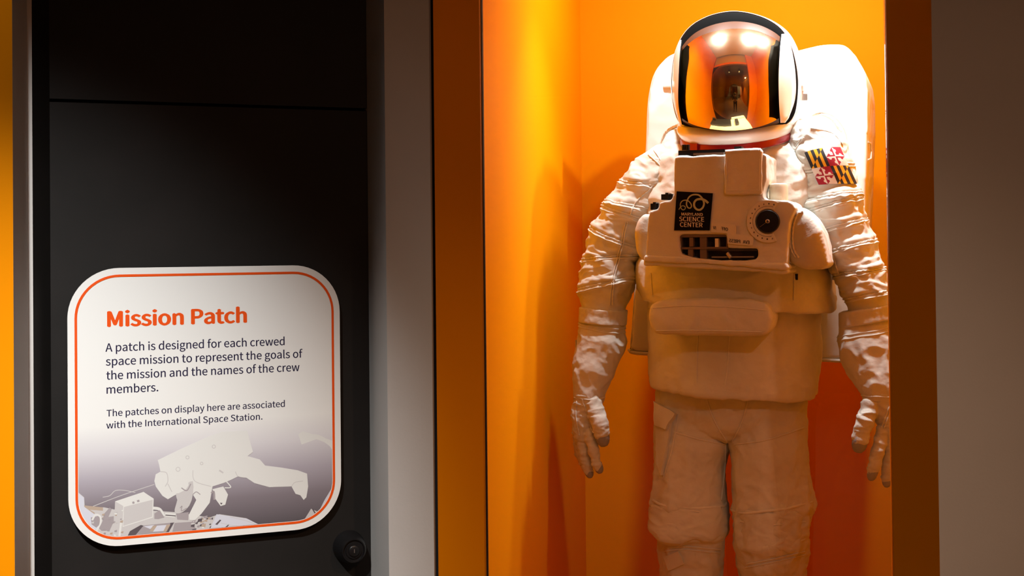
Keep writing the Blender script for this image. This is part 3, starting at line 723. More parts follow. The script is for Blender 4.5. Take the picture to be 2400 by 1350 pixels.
knee_cuff([(1182, 1725, 1900, -0.01, 0.090, 2.2, 0.05), (1192, 1722, 1903, -0.01, 0.094, 2.2, 0.05), (1225, 1725, 1897, -0.014, 0.094, 2.2, 0.05), (1258, 1727, 1892, -0.016, 0.096, 2.2, 0.07), (1268, 1726, 1891, -0.016, 0.096, 2.2, 0.10), (1271, 1731, 1887, -0.016, 0.092, 2.2, 0.10), (1262, 1738, 1880, -0.014, 0.085, 2.2, 0.08)], 0.006, 7, None)
# pocket on the thigh
def on_surface(bvh, poly, thick, n=16, disp=None):
    """flap lying on a surface: quad of four pixel corners, returns closed thick grid"""
    (x0, y0), (x1, y1), (x2, y2), (x3, y3) = poly; T = []; U = []
    last = None
    for i in range(n + 1):
        for k in range(n + 1):
            a, b = k / n, i / n
            px = (x0 * (1 - a) + x1 * a) * (1 - b) + (x3 * (1 - a) + x2 * a) * b; py = (y0 * (1 - a) + y1 * a) * (1 - b) + (y3 * (1 - a) + y2 * a) * b
            h = ray_hit(bvh, px, py)
            if h[0] is None: h = last
            last = h
            nn = h[1] if h[1].dot(h[0] - CL) < 0 else -h[1]
            U.append(h[0]); T.append(nn)
    m = n + 1; Ua = np.array([list(p) for p in U]).reshape(m, m, 3); Ta = np.array([list(p) for p in T]).reshape(m, m, 3)
    for _ in range(14):
        for Q in (Ua, Ta):
            P_ = np.pad(Q, ((1, 1), (1, 1), (0, 0)), mode='reflect', reflect_type='odd'); Q[:] = (P_[:-2, 1:-1] + P_[2:, 1:-1] + P_[1:-1, :-2] + P_[1:-1, 2:]) / 4
    Ua = Ua.reshape(-1, 3); Ta = Ta.reshape(-1, 3); Ta /= np.linalg.norm(Ta, axis=1, keepdims=True)
    T = [Vector(p + q * (thick + 0.003)) for p, q in zip(Ua, Ta)]; U = [Vector(p - q * 0.004) for p, q in zip(Ua, Ta)]
    V = T + U; F = []; o = m * m
    for i in range(n):
        for k in range(n):
            F.append((i * m + k, i * m + k + 1, (i + 1) * m + k + 1, (i + 1) * m + k)); F.append((o + i * m + k, o + (i + 1) * m + k, o + (i + 1) * m + k + 1, o + i * m + k + 1))
    ed = [k for k in range(m)] + [i * m + n for i in range(1, m)] + [n * m + k for k in range(n - 1, -1, -1)] + [i * m for i in range(n - 1, 0, -1)]
    for i in range(len(ed)): a, b = ed[i], ed[(i + 1) % len(ed)]; F.append((a, o + a, o + b, b))
    return V, F
pk = mk('thigh_pocket', *on_surface(btr, [(1545, 975), (1577, 990), (1557, 1114), (1546, 1085)], 0.008, 14), M['fabric'], suit, 60)
mk('pocket_flap', *on_surface(btr, [(1546, 946), (1588, 970), (1568, 1006), (1548, 996)], 0.016, 14), M['fabric'], pk, 60)
mk('knee_patch', *on_surface(btr, [(1560, 1305), (1590, 1290), (1604, 1318), (1570, 1335)], 0.003, 12), M['fabric'], suit, 60)
# boots, below the picture
for nm, cx in (('boot', 1621), ('boot', 1815)):
    p = S(cx, 1700, 0.03); g = G()
    g.add(*rings([[Vector((p.x + a * math.cos(t), c_ + b * math.sin(t), z)) for t in np.linspace(0, 2 * math.pi, 32, endpoint=False)] for z, a, b, c_ in
                  ((0.0, 0.052, 0.15, -0.06), (0.03, 0.055, 0.152, -0.06), (0.06, 0.056, 0.145, -0.055), (0.10, 0.054, 0.115, -0.025), (0.14, 0.056, 0.085, 0.01), (0.20, 0.060, 0.075, 0.03), (0.30, 0.064, 0.075, 0.03))]))
    mk(nm, g.V, g.F, M['fabric'], suit, 60)

# ---- sleeves and gauntlets
PI = math.pi
SL = [(346, 1548, 1596, 0.01, 0.03), (352, 1533, 1604, 0.01, 0.05), (364, 1515, 1612, 0.01, 0.065), (382, 1491, 1615, 0.01, 0.075), (410, 1471, 1606, 0.0, 0.08), (440, 1454, 1592, 0.0, 0.08), (480, 1424, 1562, -0.01, 0.078), (520, 1400, 1528, -0.015, 0.074),
      (560, 1384, 1503, -0.02, 0.070), (600, 1374, 1494, -0.025, 0.067), (640, 1366, 1486, -0.03, 0.065), (680, 1365, 1477, -0.035, 0.062), (722, 1367, 1464, -0.04, 0.055), (745, 1368, 1461, -0.04, 0.053)]
SRr = [(282, 1898, 1918, 0.01, 0.03), (288, 1884, 1938, 0.01, 0.05), (303, 1868, 1956, 0.01, 0.065), (330, 1858, 1976, 0.01, 0.08), (370, 1855, 1993, 0.0, 0.084), (410, 1858, 2005, 0.0, 0.082), (440, 1864, 2011, 0.0, 0.08), (480, 1876, 2017, -0.01, 0.078), (520, 1894, 2030, -0.015, 0.075),
       (560, 1914, 2044, -0.02, 0.071), (600, 1936, 2056, -0.025, 0.068), (640, 1957, 2071, -0.03, 0.066), (680, 1973, 2086, -0.035, 0.063), (715, 1986, 2094, -0.04, 0.056), (740, 1990, 2098, -0.04, 0.053)]
# cos(t - phase): t = 0 is image right, so a lean of +px lowers the right side of the loop
seamL = [(434, 10, 0), (482, 9, 0), (500, 18, 0), (556, 24, 0), (602, 6, PI), (664, 15, PI)]
seamR = [(400, 14, PI), (463, 9, PI), (482, 16, PI), (530, 16, PI), (578, 14, PI), (636, 6, PI), (690, 10, PI)]
def sleeve(st, seams, seed, line_pts, rows):
    lf = Loft(st, 230, 150)
    f0, f1 = folds(0.0058, 12, 0.0032, 27, seed, (1, 1, 1.6)), seams_fn(lf, seams, 0.0034); c0 = S(1947, 390, -0.07)
    def calm(P): return 1 - 0.9 * np.exp(-(((P[:, 0] - c0.x) / 0.062) ** 2 + ((P[:, 2] - c0.z) / 0.055) ** 2) ** 2) if seed == 131 else 1.0
    P0 = lf.P.reshape(-1, 3).copy(); end = np.repeat(np.clip((725 - lf.pys) / 40, 0.12, 1), lf.nu)
    lf.displace(lambda P: calm(P0) * end * f0(P)); lf.displace(lambda P: calm(P0) * end * f1(P))
    o = lf.obj('sleeve', M['fabric'], suit)
    g = G()
    for i, (py, am, ph) in enumerate(seams):
        lf.cord(g, py, am, ph, 0.0023, 0.0012, 130, seed=i); lf.cord(g, py + 7, am, ph, 0.0014, 0.0005, 130, braid=False, seed=i)
    bv = BVHTree.FromPolygons([tuple(v.co) for v in o.data.vertices], [tuple(p.vertices) for p in o.data.polygons])
    for pts, r, br in line_pts:
        P = trace(bv, pts, 60, 0.001)
        if len(P) > 3: g.add(*tube(P, r, 8, False, (2, 45, 0.28) if br else None))
    g.obj('seam_cord', M['cord'], o)
    return lf, o, bv
lfL, slL, bvL = sleeve(SL, seamL, 101, [([(1533, 352), (1553, 385), (1556, 412)], 0.0016, False), ([(1520, 362), (1548, 390), (1553, 415)], 0.0014, False), ([(1530, 436), (1490, 475), (1478, 502)], 0.0016, True),
      ([(1470, 520), (1458, 580), (1440, 650), (1435, 715)], 0.0019, True), ([(1466, 520), (1453, 580), (1436, 650), (1429, 715)], 0.0013, False)], 0)
lfR, slR, bvR = sleeve(SRr, seamR, 131, [([(1884, 322), (1866, 350), (1850, 400)], 0.0016, False), ([(1878, 325), (1862, 350), (1848, 395)], 0.0013, False), ([(1938, 545), (1950, 590), (1965, 640)], 0.0017, True), ([(1900, 300), (1950, 312), (1975, 340)], 0.0013, False)], 0)
def smash(lf): pass

def forearm(st, cst, seed):
    lf = Loft(st, 150, 110); lf.displace(folds(0.0035, 11, 0.0022, 30, seed, (1, 1, 0.8))); o = lf.obj('gauntlet', M['fabric'], suit)
    cf = Loft(cst, 40, 120); cf.displace(lambda P: 0.0010 * crinkle(P, 70, seed + 3, (1, 1, 0.25)) + 0.0005 * perlin(P * 120, 2)); co = cf.obj('cuff_band', M['fabric'], o)
    return lf, o, cf, co
fL, gL, cfL, _ = forearm([(742, 1369, 1459, -0.04, 0.052), (758, 1363, 1462, -0.042, 0.054), (785, 1359, 1462, -0.045, 0.055), (806, 1355, 1464, -0.05, 0.055), (840, 1350, 1450, -0.06, 0.052), (880, 1347, 1433, -0.07, 0.047), (915, 1347, 1418, -0.08, 0.041), (932, 1348, 1412, -0.083, 0.038), (940, 1350, 1411, -0.085, 0.036)],
                     [(723, 1368, 1462, -0.04, 0.055, 2.2, -0.08), (724, 1363, 1466, -0.04, 0.061, 2.2, -0.08), (726, 1361, 1468, -0.04, 0.063, 2.2, -0.08), (741, 1361, 1467, -0.04, 0.063, 2.2, -0.08), (755, 1360, 1466, -0.042, 0.063, 2.2, -0.08), (757, 1362, 1464, -0.042, 0.061, 2.2, -0.08), (758, 1368, 1459, -0.042, 0.052, 2.2, -0.08)], 151)
fR, gR, cfR, _ = forearm([(730, 1989, 2098, -0.04, 0.052), (760, 1972, 2104, -0.042, 0.056), (780, 1968, 2107, -0.045, 0.058), (800, 1962, 2110, -0.05, 0.059), (840, 1972, 2112, -0.06, 0.055), (880, 1992, 2114, -0.07, 0.05), (910, 2015, 2114, -0.08, 0.044), (926, 2023, 2112, -0.083, 0.04), (936, 2025, 2110, -0.085, 0.037)],
                     [(721, 1974, 2100, -0.04, 0.055, 2.2, 0.17), (722, 1969, 2104, -0.04, 0.061, 2.2, 0.18), (724, 1966, 2106, -0.04, 0.064, 2.2, 0.18), (740, 1966, 2107, -0.04, 0.064, 2.2, 0.18), (754, 1967, 2108, -0.042, 0.063, 2.2, 0.18), (756, 1970, 2105, -0.042, 0.061, 2.2, 0.18), (757, 1977, 2099, -0.042, 0.052, 2.2, 0.18)], 161)
for lf, rows in ((fL, [(764, 6, 0, 0.0014), (772, 8, 0, 0.0013), (931, 0, 0, 0.0018)]), (fR, [(775, 16, PI, 0.0014), (784, 16, PI, 0.0013), (925, 0, 0, 0.0018)])):
    for py, am, ph, r in rows:
        g = G(); lf.cord(g, py, am, ph, r, 0.0004, 90, braid=False, wob=0.8); g.obj('seam_stitching', M['cord'], gL if lf is fL else gR)
# flap edge on the outside of the right forearm of the suit
g = G(); P0 = [S(1350, 797, -0.05), S(1349, 850, -0.055), S(1346, 900, -0.065), S(1345, 928, -0.075)]; P1 = [S(1358, 792, -0.03), S(1356, 850, -0.04), S(1354, 900, -0.05), S(1352, 930, -0.06)]
P0 = [Vector(p) for p in catmull(P0, 24)]; P1 = [Vector(p) for p in catmull(P1, 24)]
g.add(*rings([[a, a + Vector((0.001, -0.003, 0)), b + Vector((0.001, -0.003, 0)), b] for a, b in zip(P0, P1)])); g.add(*tube(P0, 0.002, 8)); g.obj('side_flap', M['fabric'], gL)

# ---- gloves
def stitch(gl, parent):
    for V, F in gl: mk('seam_stitching', V, F, M['cord'], parent)
    gl.clear()
g_list = []
def glove(palm, thumb, fingers, seed):
    g = G(); caps = []
    g.add(*Loft(palm, 40, 60, exp=2.4).geo())
    for path, r in [thumb] + fingers:
        K = np.array([list(S(*p[:3])) for p in path]); P = catmull(K, 30); m = len(P)
        rad = [r * (1.0 - 0.13 * (i / (m - 1)) ** 2) for i in range(m)]
        g.add(*tube(P, rad, 20)); g.add(*ball(P[-1], rad[-1] * 0.9, rad[-1] * 0.9, rad[-1] * 0.9, 16, 10))
        # rubber fingertip: a rounded sleeve over the last part
        ax = Vector(P[-1] - P[-4]).normalized(); e = Vector(P[-1]); rr = rad[-1]
        prof = [(rr * 1.00, -0.008), (rr * 1.05, -0.007), (rr * 1.05, 0.003), (rr * 0.98, rr * 0.75), (rr * 0.80, rr * 1.25), (rr * 0.5, rr * 1.62), (0.0002, rr * 1.75)]
        caps.append(lathe(prof, Matrix.Translation(e) @ ax.to_track_quat('Z', 'Y').to_matrix().to_4x4(), 22))
    def dsp(A, N): return 0.0030 * crinkle(A, 24, seed, (0.8, 0.8, 1.5)) + 0.0016 * crinkle(A, 50, seed + 3, (0.7, 0.7, 1.6)) + 0.0004 * perlin(A * 160, 5)
    A, FF = cloth(g.V, g.F, 0.0024, 3, dsp)
    o = mk('glove', A, FF, M['fabric'], suit, 180)
    for cv, cf in caps: tag(mk('fingertip', cv, cf, M['cap'], o, 60), 'grey rubber fingertip')
    return o, BVHTree.FromPolygons([tuple(v) for v in A], FF)
gv, bg = glove([(922, 1351, 1411, -0.083, 0.036), (938, 1349, 1410, -0.085, 0.034), (960, 1344, 1404, -0.085, 0.033), (990, 1342, 1396, -0.085, 0.034), (1015, 1347, 1394, -0.085, 0.033), (1030, 1352, 1392, -0.085, 0.026)],
      ([(1388, 940, -0.10), (1397, 968, -0.115), (1406, 996, -0.125), (1411, 1019, -0.125)], 0.0195),
      [([(1380, 1010, -0.105), (1388, 1045, -0.115), (1396, 1075, -0.115), (1402, 1093, -0.11)], 0.0125),
       ([(1363, 1015, -0.095), (1370, 1060, -0.10), (1376, 1088, -0.095), (1380, 1104, -0.09)], 0.0122),
       ([(1358, 1015, -0.07), (1363, 1060, -0.065), (1370, 1086, -0.055), (1375, 1098, -0.05)], 0.0118),
       ([(1352, 1010, -0.055), (1355, 1045, -0.045), (1360, 1068, -0.035), (1364, 1080, -0.028)], 0.0105)], 171)
g = G()
for pts in ([(1364, 935), (1378, 975), (1386, 1005), (1392, 1015)], [(1352, 940), (1350, 975), (1358, 1020)]): 
    P = trace(bg, pts, 30, 0.0006)
    if len(P) > 3: g_list.append(tube(P, 0.0016, 6))
stitch(g_list, gv)
gv, bg = glove([(918, 2028, 2108, -0.083, 0.037), (935, 2030, 2110, -0.085, 0.035), (960, 2036, 2114, -0.085, 0.033), (990, 2056, 2116, -0.085, 0.033), (1015, 2066, 2116, -0.085, 0.03), (1030, 2070, 2114, -0.085, 0.024)],
      ([(2045, 938, -0.10), (2034, 968, -0.115), (2023, 1000, -0.125), (2016, 1032, -0.125)], 0.0195),
      [([(2070, 1005, -0.105), (2060, 1050, -0.115), (2051, 1085, -0.115), (2045, 1108, -0.11)], 0.0128),
       ([(2090, 1010, -0.095), (2087, 1060, -0.10), (2082, 1098, -0.095), (2079, 1124, -0.09)], 0.0122),
       ([(2104, 1010, -0.08), (2104, 1060, -0.08), (2100, 1095, -0.07), (2096, 1112, -0.065)], 0.0118),
       ([(2113, 1005, -0.06), (2114, 1045, -0.055), (2112, 1070, -0.045), (2110, 1084, -0.04)], 0.0105)], 181)
g = G()
for pts in ([(2088, 945), (2076, 975), (2066, 1003)], [(2092, 945), (2082, 975), (2072, 1005)]):
    P = trace(bg, pts, 30, 0.0006)
    if len(P) > 3: g_list.append(tube(P, 0.0016, 6))
stitch(g_list, gv)

# ---- state flag on the upper sleeve
def lerp(a, b, t): return a + (b - a) * t
FC = [(1888, 351), (1972, 354), (2007, 434), (1920, 432)]     # corners in the photograph, clockwise from top left
FC = [(1886, 358), (1968, 346), (2007, 431), (1919, 433)]
NX, NY = 140, 100
def flag_col(u, v):
    """u right, v down in 0..1; quartered arms: black and gold bars counterchanged, red and white cross bottony"""
    def calvert(a, b):
        bar = int(a * 6) % 2; d = (a + b * 0.92) > 1.0 if False else (b > 1 - a * 0.98)
        return 1 if (bar == 0) != d else 2       # 1 black, 2 gold
    def cross(a, b):
        x, y = a - 0.5, b - 0.5; q = (x > 0) == (y > 0)   # q: field white/red counterchange
        arm = (abs(x) < 0.085 and abs(y) < 0.40) or (abs(y) < 0.085 and abs(x) < 0.42)
        for k in (-1, 1):
            for cx, cy in ((0, k * 0.40), (0.09, k * 0.31), (-0.09, k * 0.31), (k * 0.40, 0), (k * 0.31, 0.09), (k * 0.31, -0.09)):
                if (x - cx) ** 2 + (y - cy) ** 2 < 0.0052: arm = True
        field = 3 if q else 0                     # 3 white, 0 red
        return (0 if field == 3 else 3) if arm else field
    if u < 0.5 and v < 0.5: return calvert(u * 2, v * 2)
    if u >= 0.5 and v >= 0.5: return calvert(u * 2 - 1, v * 2 - 1)
    if u >= 0.5: return cross(u * 2 - 1, v * 2)
    return cross(u * 2, v * 2 - 1)
def flag_px(a, b):
    x = lerp(lerp(FC[0][0], FC[1][0], a), lerp(FC[3][0], FC[2][0], a), b); y = lerp(lerp(FC[0][1], FC[1][1], a), lerp(FC[3][1], FC[2][1], a), b)
    return x + 9 * a * (1 - a) * 0, y - 18 * a * (1 - a) * (1 - b) - 4 * a * (1 - a) * b
# smooth the cloth under the patch: hit a relaxed copy of the sleeve
T0 = Loft(SRr, 230, 150); T0.displace(lambda P: np.full(len(P), 0.0035) + 0.0012 * crinkle(P, 14, 3)); V0, F0 = T0.geo(); bv0 = BVHTree.FromPolygons([tuple(v) for v in V0], F0)
V = []; ok = True; last = None
for lay_ in (0.0022, -0.004):
    for j in range(NY + 1):
        for i in range(NX + 1):
            a, b = i / NX, j / NY; px, py = flag_px(a, b); h = ray_hit(bv0, px, py)
            if h[0] is None: h = last
            last = h; nn = h[1] if h[1].dot(h[0] - CL) < 0 else -h[1]; V.append(h[0] + nn * lay_)
F = []; MI = []; m = NX + 1; o_ = m * (NY + 1)
for j in range(NY):
    for i in range(NX):
        F.append((j * m + i, j * m + i + 1, (j + 1) * m + i + 1, (j + 1) * m + i)); MI.append(flag_col((i + 0.5) / NX, (j + 0.5) / NY))
ed = [i for i in range(m)] + [j * m + NX for j in range(1, NY + 1)] + [NY * m + i for i in range(NX - 1, -1, -1)] + [j * m for j in range(NY - 1, 0, -1)]
for i in range(len(ed)): a, b = ed[i], ed[(i + 1) % len(ed)]; F.append((a, o_ + a, o_ + b, b)); MI.append(1)
tag(mk('flag_patch', V, F, [M['fred'], M['fblack'], M['fgold'], M['fwhite']], slR, 60, MI), 'quartered flag patch, black and gold bars with red and white crosses')

# ---- backpack
bpf = [(1478, 815), (1482, 760), (1490, 640), (1497, 560), (1506, 440), (1514, 340), (1517, 260), (1522, 215), (1532, 176), (1550, 148), (1580, 126), (1640, 118), (1720, 124), (1800, 128), (1860, 121), (1900, 112), (1930, 106), (1968, 105), (1986, 111), (2002, 128), (2018, 155), (2029, 182), (2033, 215),
       (2034, 300), (2030, 400), (2026, 520), (2020, 640), (2010, 760), (1998, 832), (1990, 842), (1900, 840), (1700, 832), (1490, 824)]
A, FF = pillow(bpf, 0.155, 0.43, voxel=0.006, smooth=7, disp=lambda A: 0.002 * perlin(A * 7, 3) + 0.0008 * crinkle(A, 16, 4))
bp = mk('backpack', A, FF, M['pack'], suit, 180)
C3 = catmull(np.array(bpf, float), 200, closed=True); g = G()
P = [S(x, y, 0.165) for x, y in C3]; cen = sum(P, Vector()) / len(P)
g.add(*tube([Vector((p.x, 0.164, p.z)) + (Vector((p.x, 0, p.z)) - Vector((cen.x, 0, cen.z))).normalized() * -0.003 for p in P], 0.0026, 8, True))
g.add(*tube([S(x, y, 0.158) for x, y in catmull([(1479, 818), (1500, 828), (1700, 834), (1900, 842), (1990, 845), (1999, 830)], 60)], 0.005, 8))
g.obj('edge_piping', M['cord'], bp)
g = G(); g.add(*tube([S(2034, 333, 0.17), S(2040, 336, 0.20), S(2042, 355, 0.21), S(2041, 372, 0.20), S(2033, 375, 0.17)], 0.0022, 8)); g.obj('side_ring', M['cord'], bp)

# armhole cord behind the shoulder
g = G()
P = [S(x, y, d) for x, y, d in catmull([(1890, 300, -0.03), (1892, 276, 0.02), (1915, 268, 0.05), (1945, 277, 0.065), (1968, 303, 0.07), (1980, 335, 0.07), (1985, 375, 0.06)], 60)]
g.add(*tube(P, 0.0042, 10, False, (3, 30, 0.25))); g.add(*tube([p + Vector((0.008, 0.004, 0.006)) for p in P], 0.003, 8))
g.obj('shoulder_cord', M['cord'], tors); g = G()
P = [S(x, y, d) for x, y, d in catmull([(1600, 290, -0.02), (1576, 300, 0.03), (1560, 312, 0.06), (1550, 335, 0.07)], 40)]
g.add(*tube(P, 0.0038, 10, False, (3, 30, 0.25)))
g.obj('shoulder_cord', M['cord'], tors)
# shoulder yokes over the sleeve tops
yk = Loft([(283, 1862, 1912, 0.04, 0.03), (290, 1850, 1936, 0.04, 0.06), (305, 1845, 1955, 0.035, 0.075), (335, 1838, 1966, 0.03, 0.085), (370, 1836, 1950, 0.03, 0.09), (420, 1836, 1930, 0.03, 0.09)], 60, 80)
yk.displace(folds(0.004, 12, 0.0015, 30, 201)).obj('shoulder_yoke', M['fabric'], tors)
yk = Loft([(306, 1582, 1612, 0.04, 0.03), (316, 1572, 1622, 0.04, 0.06), (340, 1556, 1630, 0.035, 0.08), (380, 1540, 1630, 0.03, 0.088), (420, 1540, 1630, 0.03, 0.09)], 60, 80)
yk.displace(folds(0.004, 12, 0.0015, 30, 211)).obj('shoulder_yoke', M['fabric'], tors)

# ---- helmet
HC = S(1724, 221, -0.02); VRX, VRY, VRZ = 0.168, 0.175, 0.182
def visor_y(x, z):
    q = 1 - ((x - HC.x) / VRX) ** 2 - ((z - HC.z) / VRZ) ** 2
    return HC.y - VRY * math.sqrt(max(q, 0.02))
helmet = empty('helmet', parent=suit)
def px_to_surface(px, py, off=0.0):
    d = -0.12
    for _ in range(12):
        p = S(px, py, d); d = visor_y(p.x, p.z) + off
    return S(px, py, d)
VB = [(1584, 200), (1586, 150), (1594, 126), (1612, 104), (1640, 85), (1680, 72), (1722, 67), (1765, 70), (1800, 82), (1826, 98), (1840, 120), (1848, 160), (1848, 210), (1843, 255), (1824, 278), (1790, 294), (1750, 303), (1710, 306), (1670, 303), (1630, 294), (1604, 281), (1592, 262)]
vb = catmull(np.array(VB, float), 96, closed=True); cpx = np.array([1716, 195])
RR = []
for t in np.linspace(0.02, 1, 26): RR.append([px_to_surface(*(cpx + (p - cpx) * t)) for p in vb])
V, F = rings(RR, True, False); vis = mk('visor', V, F, M['visor'], helmet, 180); tag(vis, 'mirrored gold visor')
vedge = RR[-1]
# outline of the shell's front rim and the black and brown bands inside it
RB = [(1574, 205), (1576, 165), (1582, 128), (1597, 90), (1622, 60), (1660, 39), (1700, 29), (1730, 28), (1765, 34), (1800, 47), (1832, 70), (1852, 104), (1864, 145), (1870, 190), (1869, 230), (1862, 268), (1842, 291), (1800, 304), (1755, 313), (1710, 315), (1660, 312), (1620, 301), (1592, 284), (1580, 250)]
rb = catmull(np.array(RB, float), 96, closed=True)
def align(c):   # start every ring at the same angle about the centre
    a = np.arctan2(c[:, 1] - 190, c[:, 0] - 1720); i = int(np.argmin(np.abs(a))); c = np.roll(c, -i, 0)
    if np.arctan2(c[3, 1] - 190, c[3, 0] - 1720) < 0: c = np.roll(c[::-1], 1, 0)
    return c
def resamp(c, n=120):
    a = np.unwrap(np.arctan2(c[:, 1] - 190, c[:, 0] - 1720)); o = np.argsort(a); a = a[o]; c = c[o]
    a = np.concatenate([a - 2 * np.pi, a, a + 2 * np.pi]); c = np.concatenate([c, c, c]); T = np.linspace(0, 2 * np.pi, n, endpoint=False)
    return np.stack([np.interp(T, a, c[:, 0]), np.interp(T, a, c[:, 1])], 1)
vb2, rb2 = resamp(vb), resamp(rb)
def rim_d(p):   # the rim sits further back at the sides, lower front comes forward
    return -0.085 + 0.055 * ((p[0] - 1721) / 150) ** 2 - 0.02 * max(0, (p[1] - 200) / 110)
rim3 = [S(p[0], p[1], rim_d(p)) for p in rb2]
vin3 = [px_to_surface(p[0], p[1], 0.006) for p in vb2]
mid3 = [a.lerp(b, 0.55) + Vector((0, 0.006, 0)) for a, b in zip(rim3, vin3)]
lip3 = [a + Vector((0, 0.004, 0)) for a in rim3]
V, F = rings([lip3, rim3, [a.lerp(b, 0.2) + Vector((0, -0.004, 0)) for a, b in zip(rim3, mid3)], mid3], False, False); mk('rim_band', V, F, M['rim'], helmet, 60)
V, F = rings([mid3, [a.lerp(b, 0.5) + Vector((0, -0.002, 0)) for a, b in zip(mid3, vin3)], vin3], False, False); mk('rim_liner', V, F, M['liner'], helmet, 60)
# white shell
hc = S(1722, 190, 0)
def shell_ring(sx, d, dz=0.0, sz=None):
    out = []
    for p in rim3:
        out.append(Vector((hc.x + (p.x - hc.x) * sx, d if d is not None else p.y, hc.z + dz + (p.z - hc.z) * (sz or sx))))
    return out
def mixd(ring, t, d):   # rings that follow the rim's own depth near the front
    return [Vector((p.x, q.y * (1 - t) + d * t, p.z)) for p, q in zip(ring, rim3)]
SHR = [rim3, mixd(shell_ring(1.012, 0), 0.0, 0), mixd(shell_ring(1.03, 0), 0.25, 0.0), mixd(shell_ring(1.045, 0), 0.55, 0.02), mixd(shell_ring(1.05, 0), 0.85, 0.04), shell_ring(1.03, 0.07), shell_ring(0.97, 0.105), shell_ring(0.85, 0.14), shell_ring(0.66, 0.168), shell_ring(0.40, 0.186), shell_ring(0.03, 0.192)]
K = np.array([[list(p) for p in r] for r in SHR]); nR = len(SHR)
KK = catmull(K.reshape(nR, -1), 60).reshape(60, -1, 3)
V, F = rings([[Vector(p) for p in r] for r in KK], False, True); mk('shell', V, F, M['shell'], helmet, 180)
# white lower bowl and the red neck ring, tilted forward
bowl = Loft([(283, 1592, 1860, 0.0, 0.142, 2.1, 0, 0.20), (294, 1590, 1862, -0.005, 0.158, 2.1, 0, 0.22), (303, 1594, 1861, -0.005, 0.158, 2.1, 0, 0.24), (311, 1600, 1857, -0.005, 0.150, 2.1, 0, 0.26), (314, 1606, 1852, -0.005, 0.140, 2.1, 0, 0.26)], 40, 120)
bowl.obj('lower_bowl', M['shell'], helmet, 60)
ring = Loft([(311, 1604, 1853, -0.005, 0.135, 2.1, 0, 0.26), (312, 1598, 1858, -0.005, 0.146, 2.1, 0, 0.26), (319, 1597, 1859, -0.005, 0.148, 2.1, 0, 0.27), (326, 1598, 1858, -0.005, 0.146, 2.1, 0, 0.28), (327, 1606, 1850, -0.005, 0.13, 2.1, 0, 0.28)], 40, 120)
ro = ring.obj('neck_ring', M['red'], helmet, 50); tag(ro, 'red anodised neck ring')
lt = ring.at(20, math.radians(236), 0.002); g = G()
g.add(*box(lt.x - 0.014, lt.x + 0.013, lt.y - 0.006, lt.y + 0.02, lt.z - 0.0085, lt.z + 0.0085)); g.xf(Matrix.Translation(lt) @ Matrix.Rotation(R(-25), 4, 'Z') @ Matrix.Translation(-lt)); g.obj('ring_latch', M['red'], ro, 0)
# side shades standing off the visor
def shade(name, inner, outer, bul=0.012):
    """plate between an inner (front) pixel edge and an outer (rear) pixel edge, each (px, py, d)"""
    A_ = catmull(np.array(inner, float), 40); B_ = catmull(np.array(outer, float), 40); nu_ = 14; V = []; F = []
    cx = S(1721, 190, -0.05)
    for off in (0.0, 0.003):
        for a, b in zip(A_, B_):
            p, q_ = S(*a), S(*b); out = Vector(((p.x + q_.x) / 2 - cx.x, 0, 0)).normalized()
            for k in range(nu_ + 1):
                t = k / nu_; r_ = p.lerp(q_, t) + out * (bul * 4 * t * (1 - t) * min(1, (p - q_).length / 0.05)); V.append(r_ - out * off)
    m = nu_ + 1; o_ = 40 * m; MI = []
    for i in range(39):
        for k in range(nu_):
            F.append((i * m + k, i * m + k + 1, (i + 1) * m + k + 1, (i + 1) * m + k)); MI.append(0)
            F.append((o_ + i * m + k, o_ + (i + 1) * m + k, o_ + (i + 1) * m + k + 1, o_ + i * m + k + 1)); MI.append(1)
    ed = [k for k in range(m)] + [i * m + nu_ for i in range(1, 40)] + [39 * m + k for k in range(nu_ - 1, -1, -1)] + [i * m for i in range(38, 0, -1)]
    for i in range(len(ed)): a, b = ed[i], ed[(i + 1) % len(ed)]; F.append((a, o_ + a, o_ + b, b)); MI.append(1)
    tag(mk(name, V, F, [M['shell'], M['rim']], helmet, 50, MI), 'glossy white side shade with dark lining')
shade('side_shade', [(1832, 80, -0.115), (1828, 120, -0.155), (1825, 180, -0.17), (1826, 240, -0.165), (1829, 288, -0.15)], [(1834, 78, -0.085), (1853, 118, -0.055), (1864, 175, -0.045), (1862, 235, -0.05), (1836, 288, -0.12)])
shade('side_shade', [(1597, 94, -0.115), (1593, 130, -0.155), (1590, 190, -0.17), (1590, 245, -0.165), (1598, 292, -0.15)], [(1595, 92, -0.085), (1581, 130, -0.06), (1575, 195, -0.05), (1580, 250, -0.055), (1594, 290, -0.12)], 0.003)
# hinge knobs
def knob(px, py, d, s):
    k = G(); p = S(px, py, d); Mx = Matrix.Translation(p) @ Matrix.Rotation(R(90 * s), 4, 'Y')
    k.add(*lathe([(0.017, -0.022), (0.017, 0.0), (0.0155, 0.002), (0.0155, 0.009), (0.0145, 0.011), (0.0001, 0.011)], Mx, 30)); return k
k = knob(1567, 203, 0.0, -1); ko = k.obj('hinge_knob', M['shell'], helmet)
k = knob(1873, 201, 0.0, 1); p = S(1881, 222, 0.0); k.add(*box(p.x - 0.006, p.x + 0.008, p.y - 0.006, p.y + 0.006, p.z - 0.014, p.z + 0.02)); k.obj('hinge_knob', M['shell'], helmet)
g = G(); p = S(1889, 228, 0.0); g.add(*box(p.x - 0.006, p.x + 0.004, p.y - 0.007, p.y + 0.007, p.z - 0.008, p.z + 0.008)); g.obj('latch_tab', M['metal'], helmet, 0)
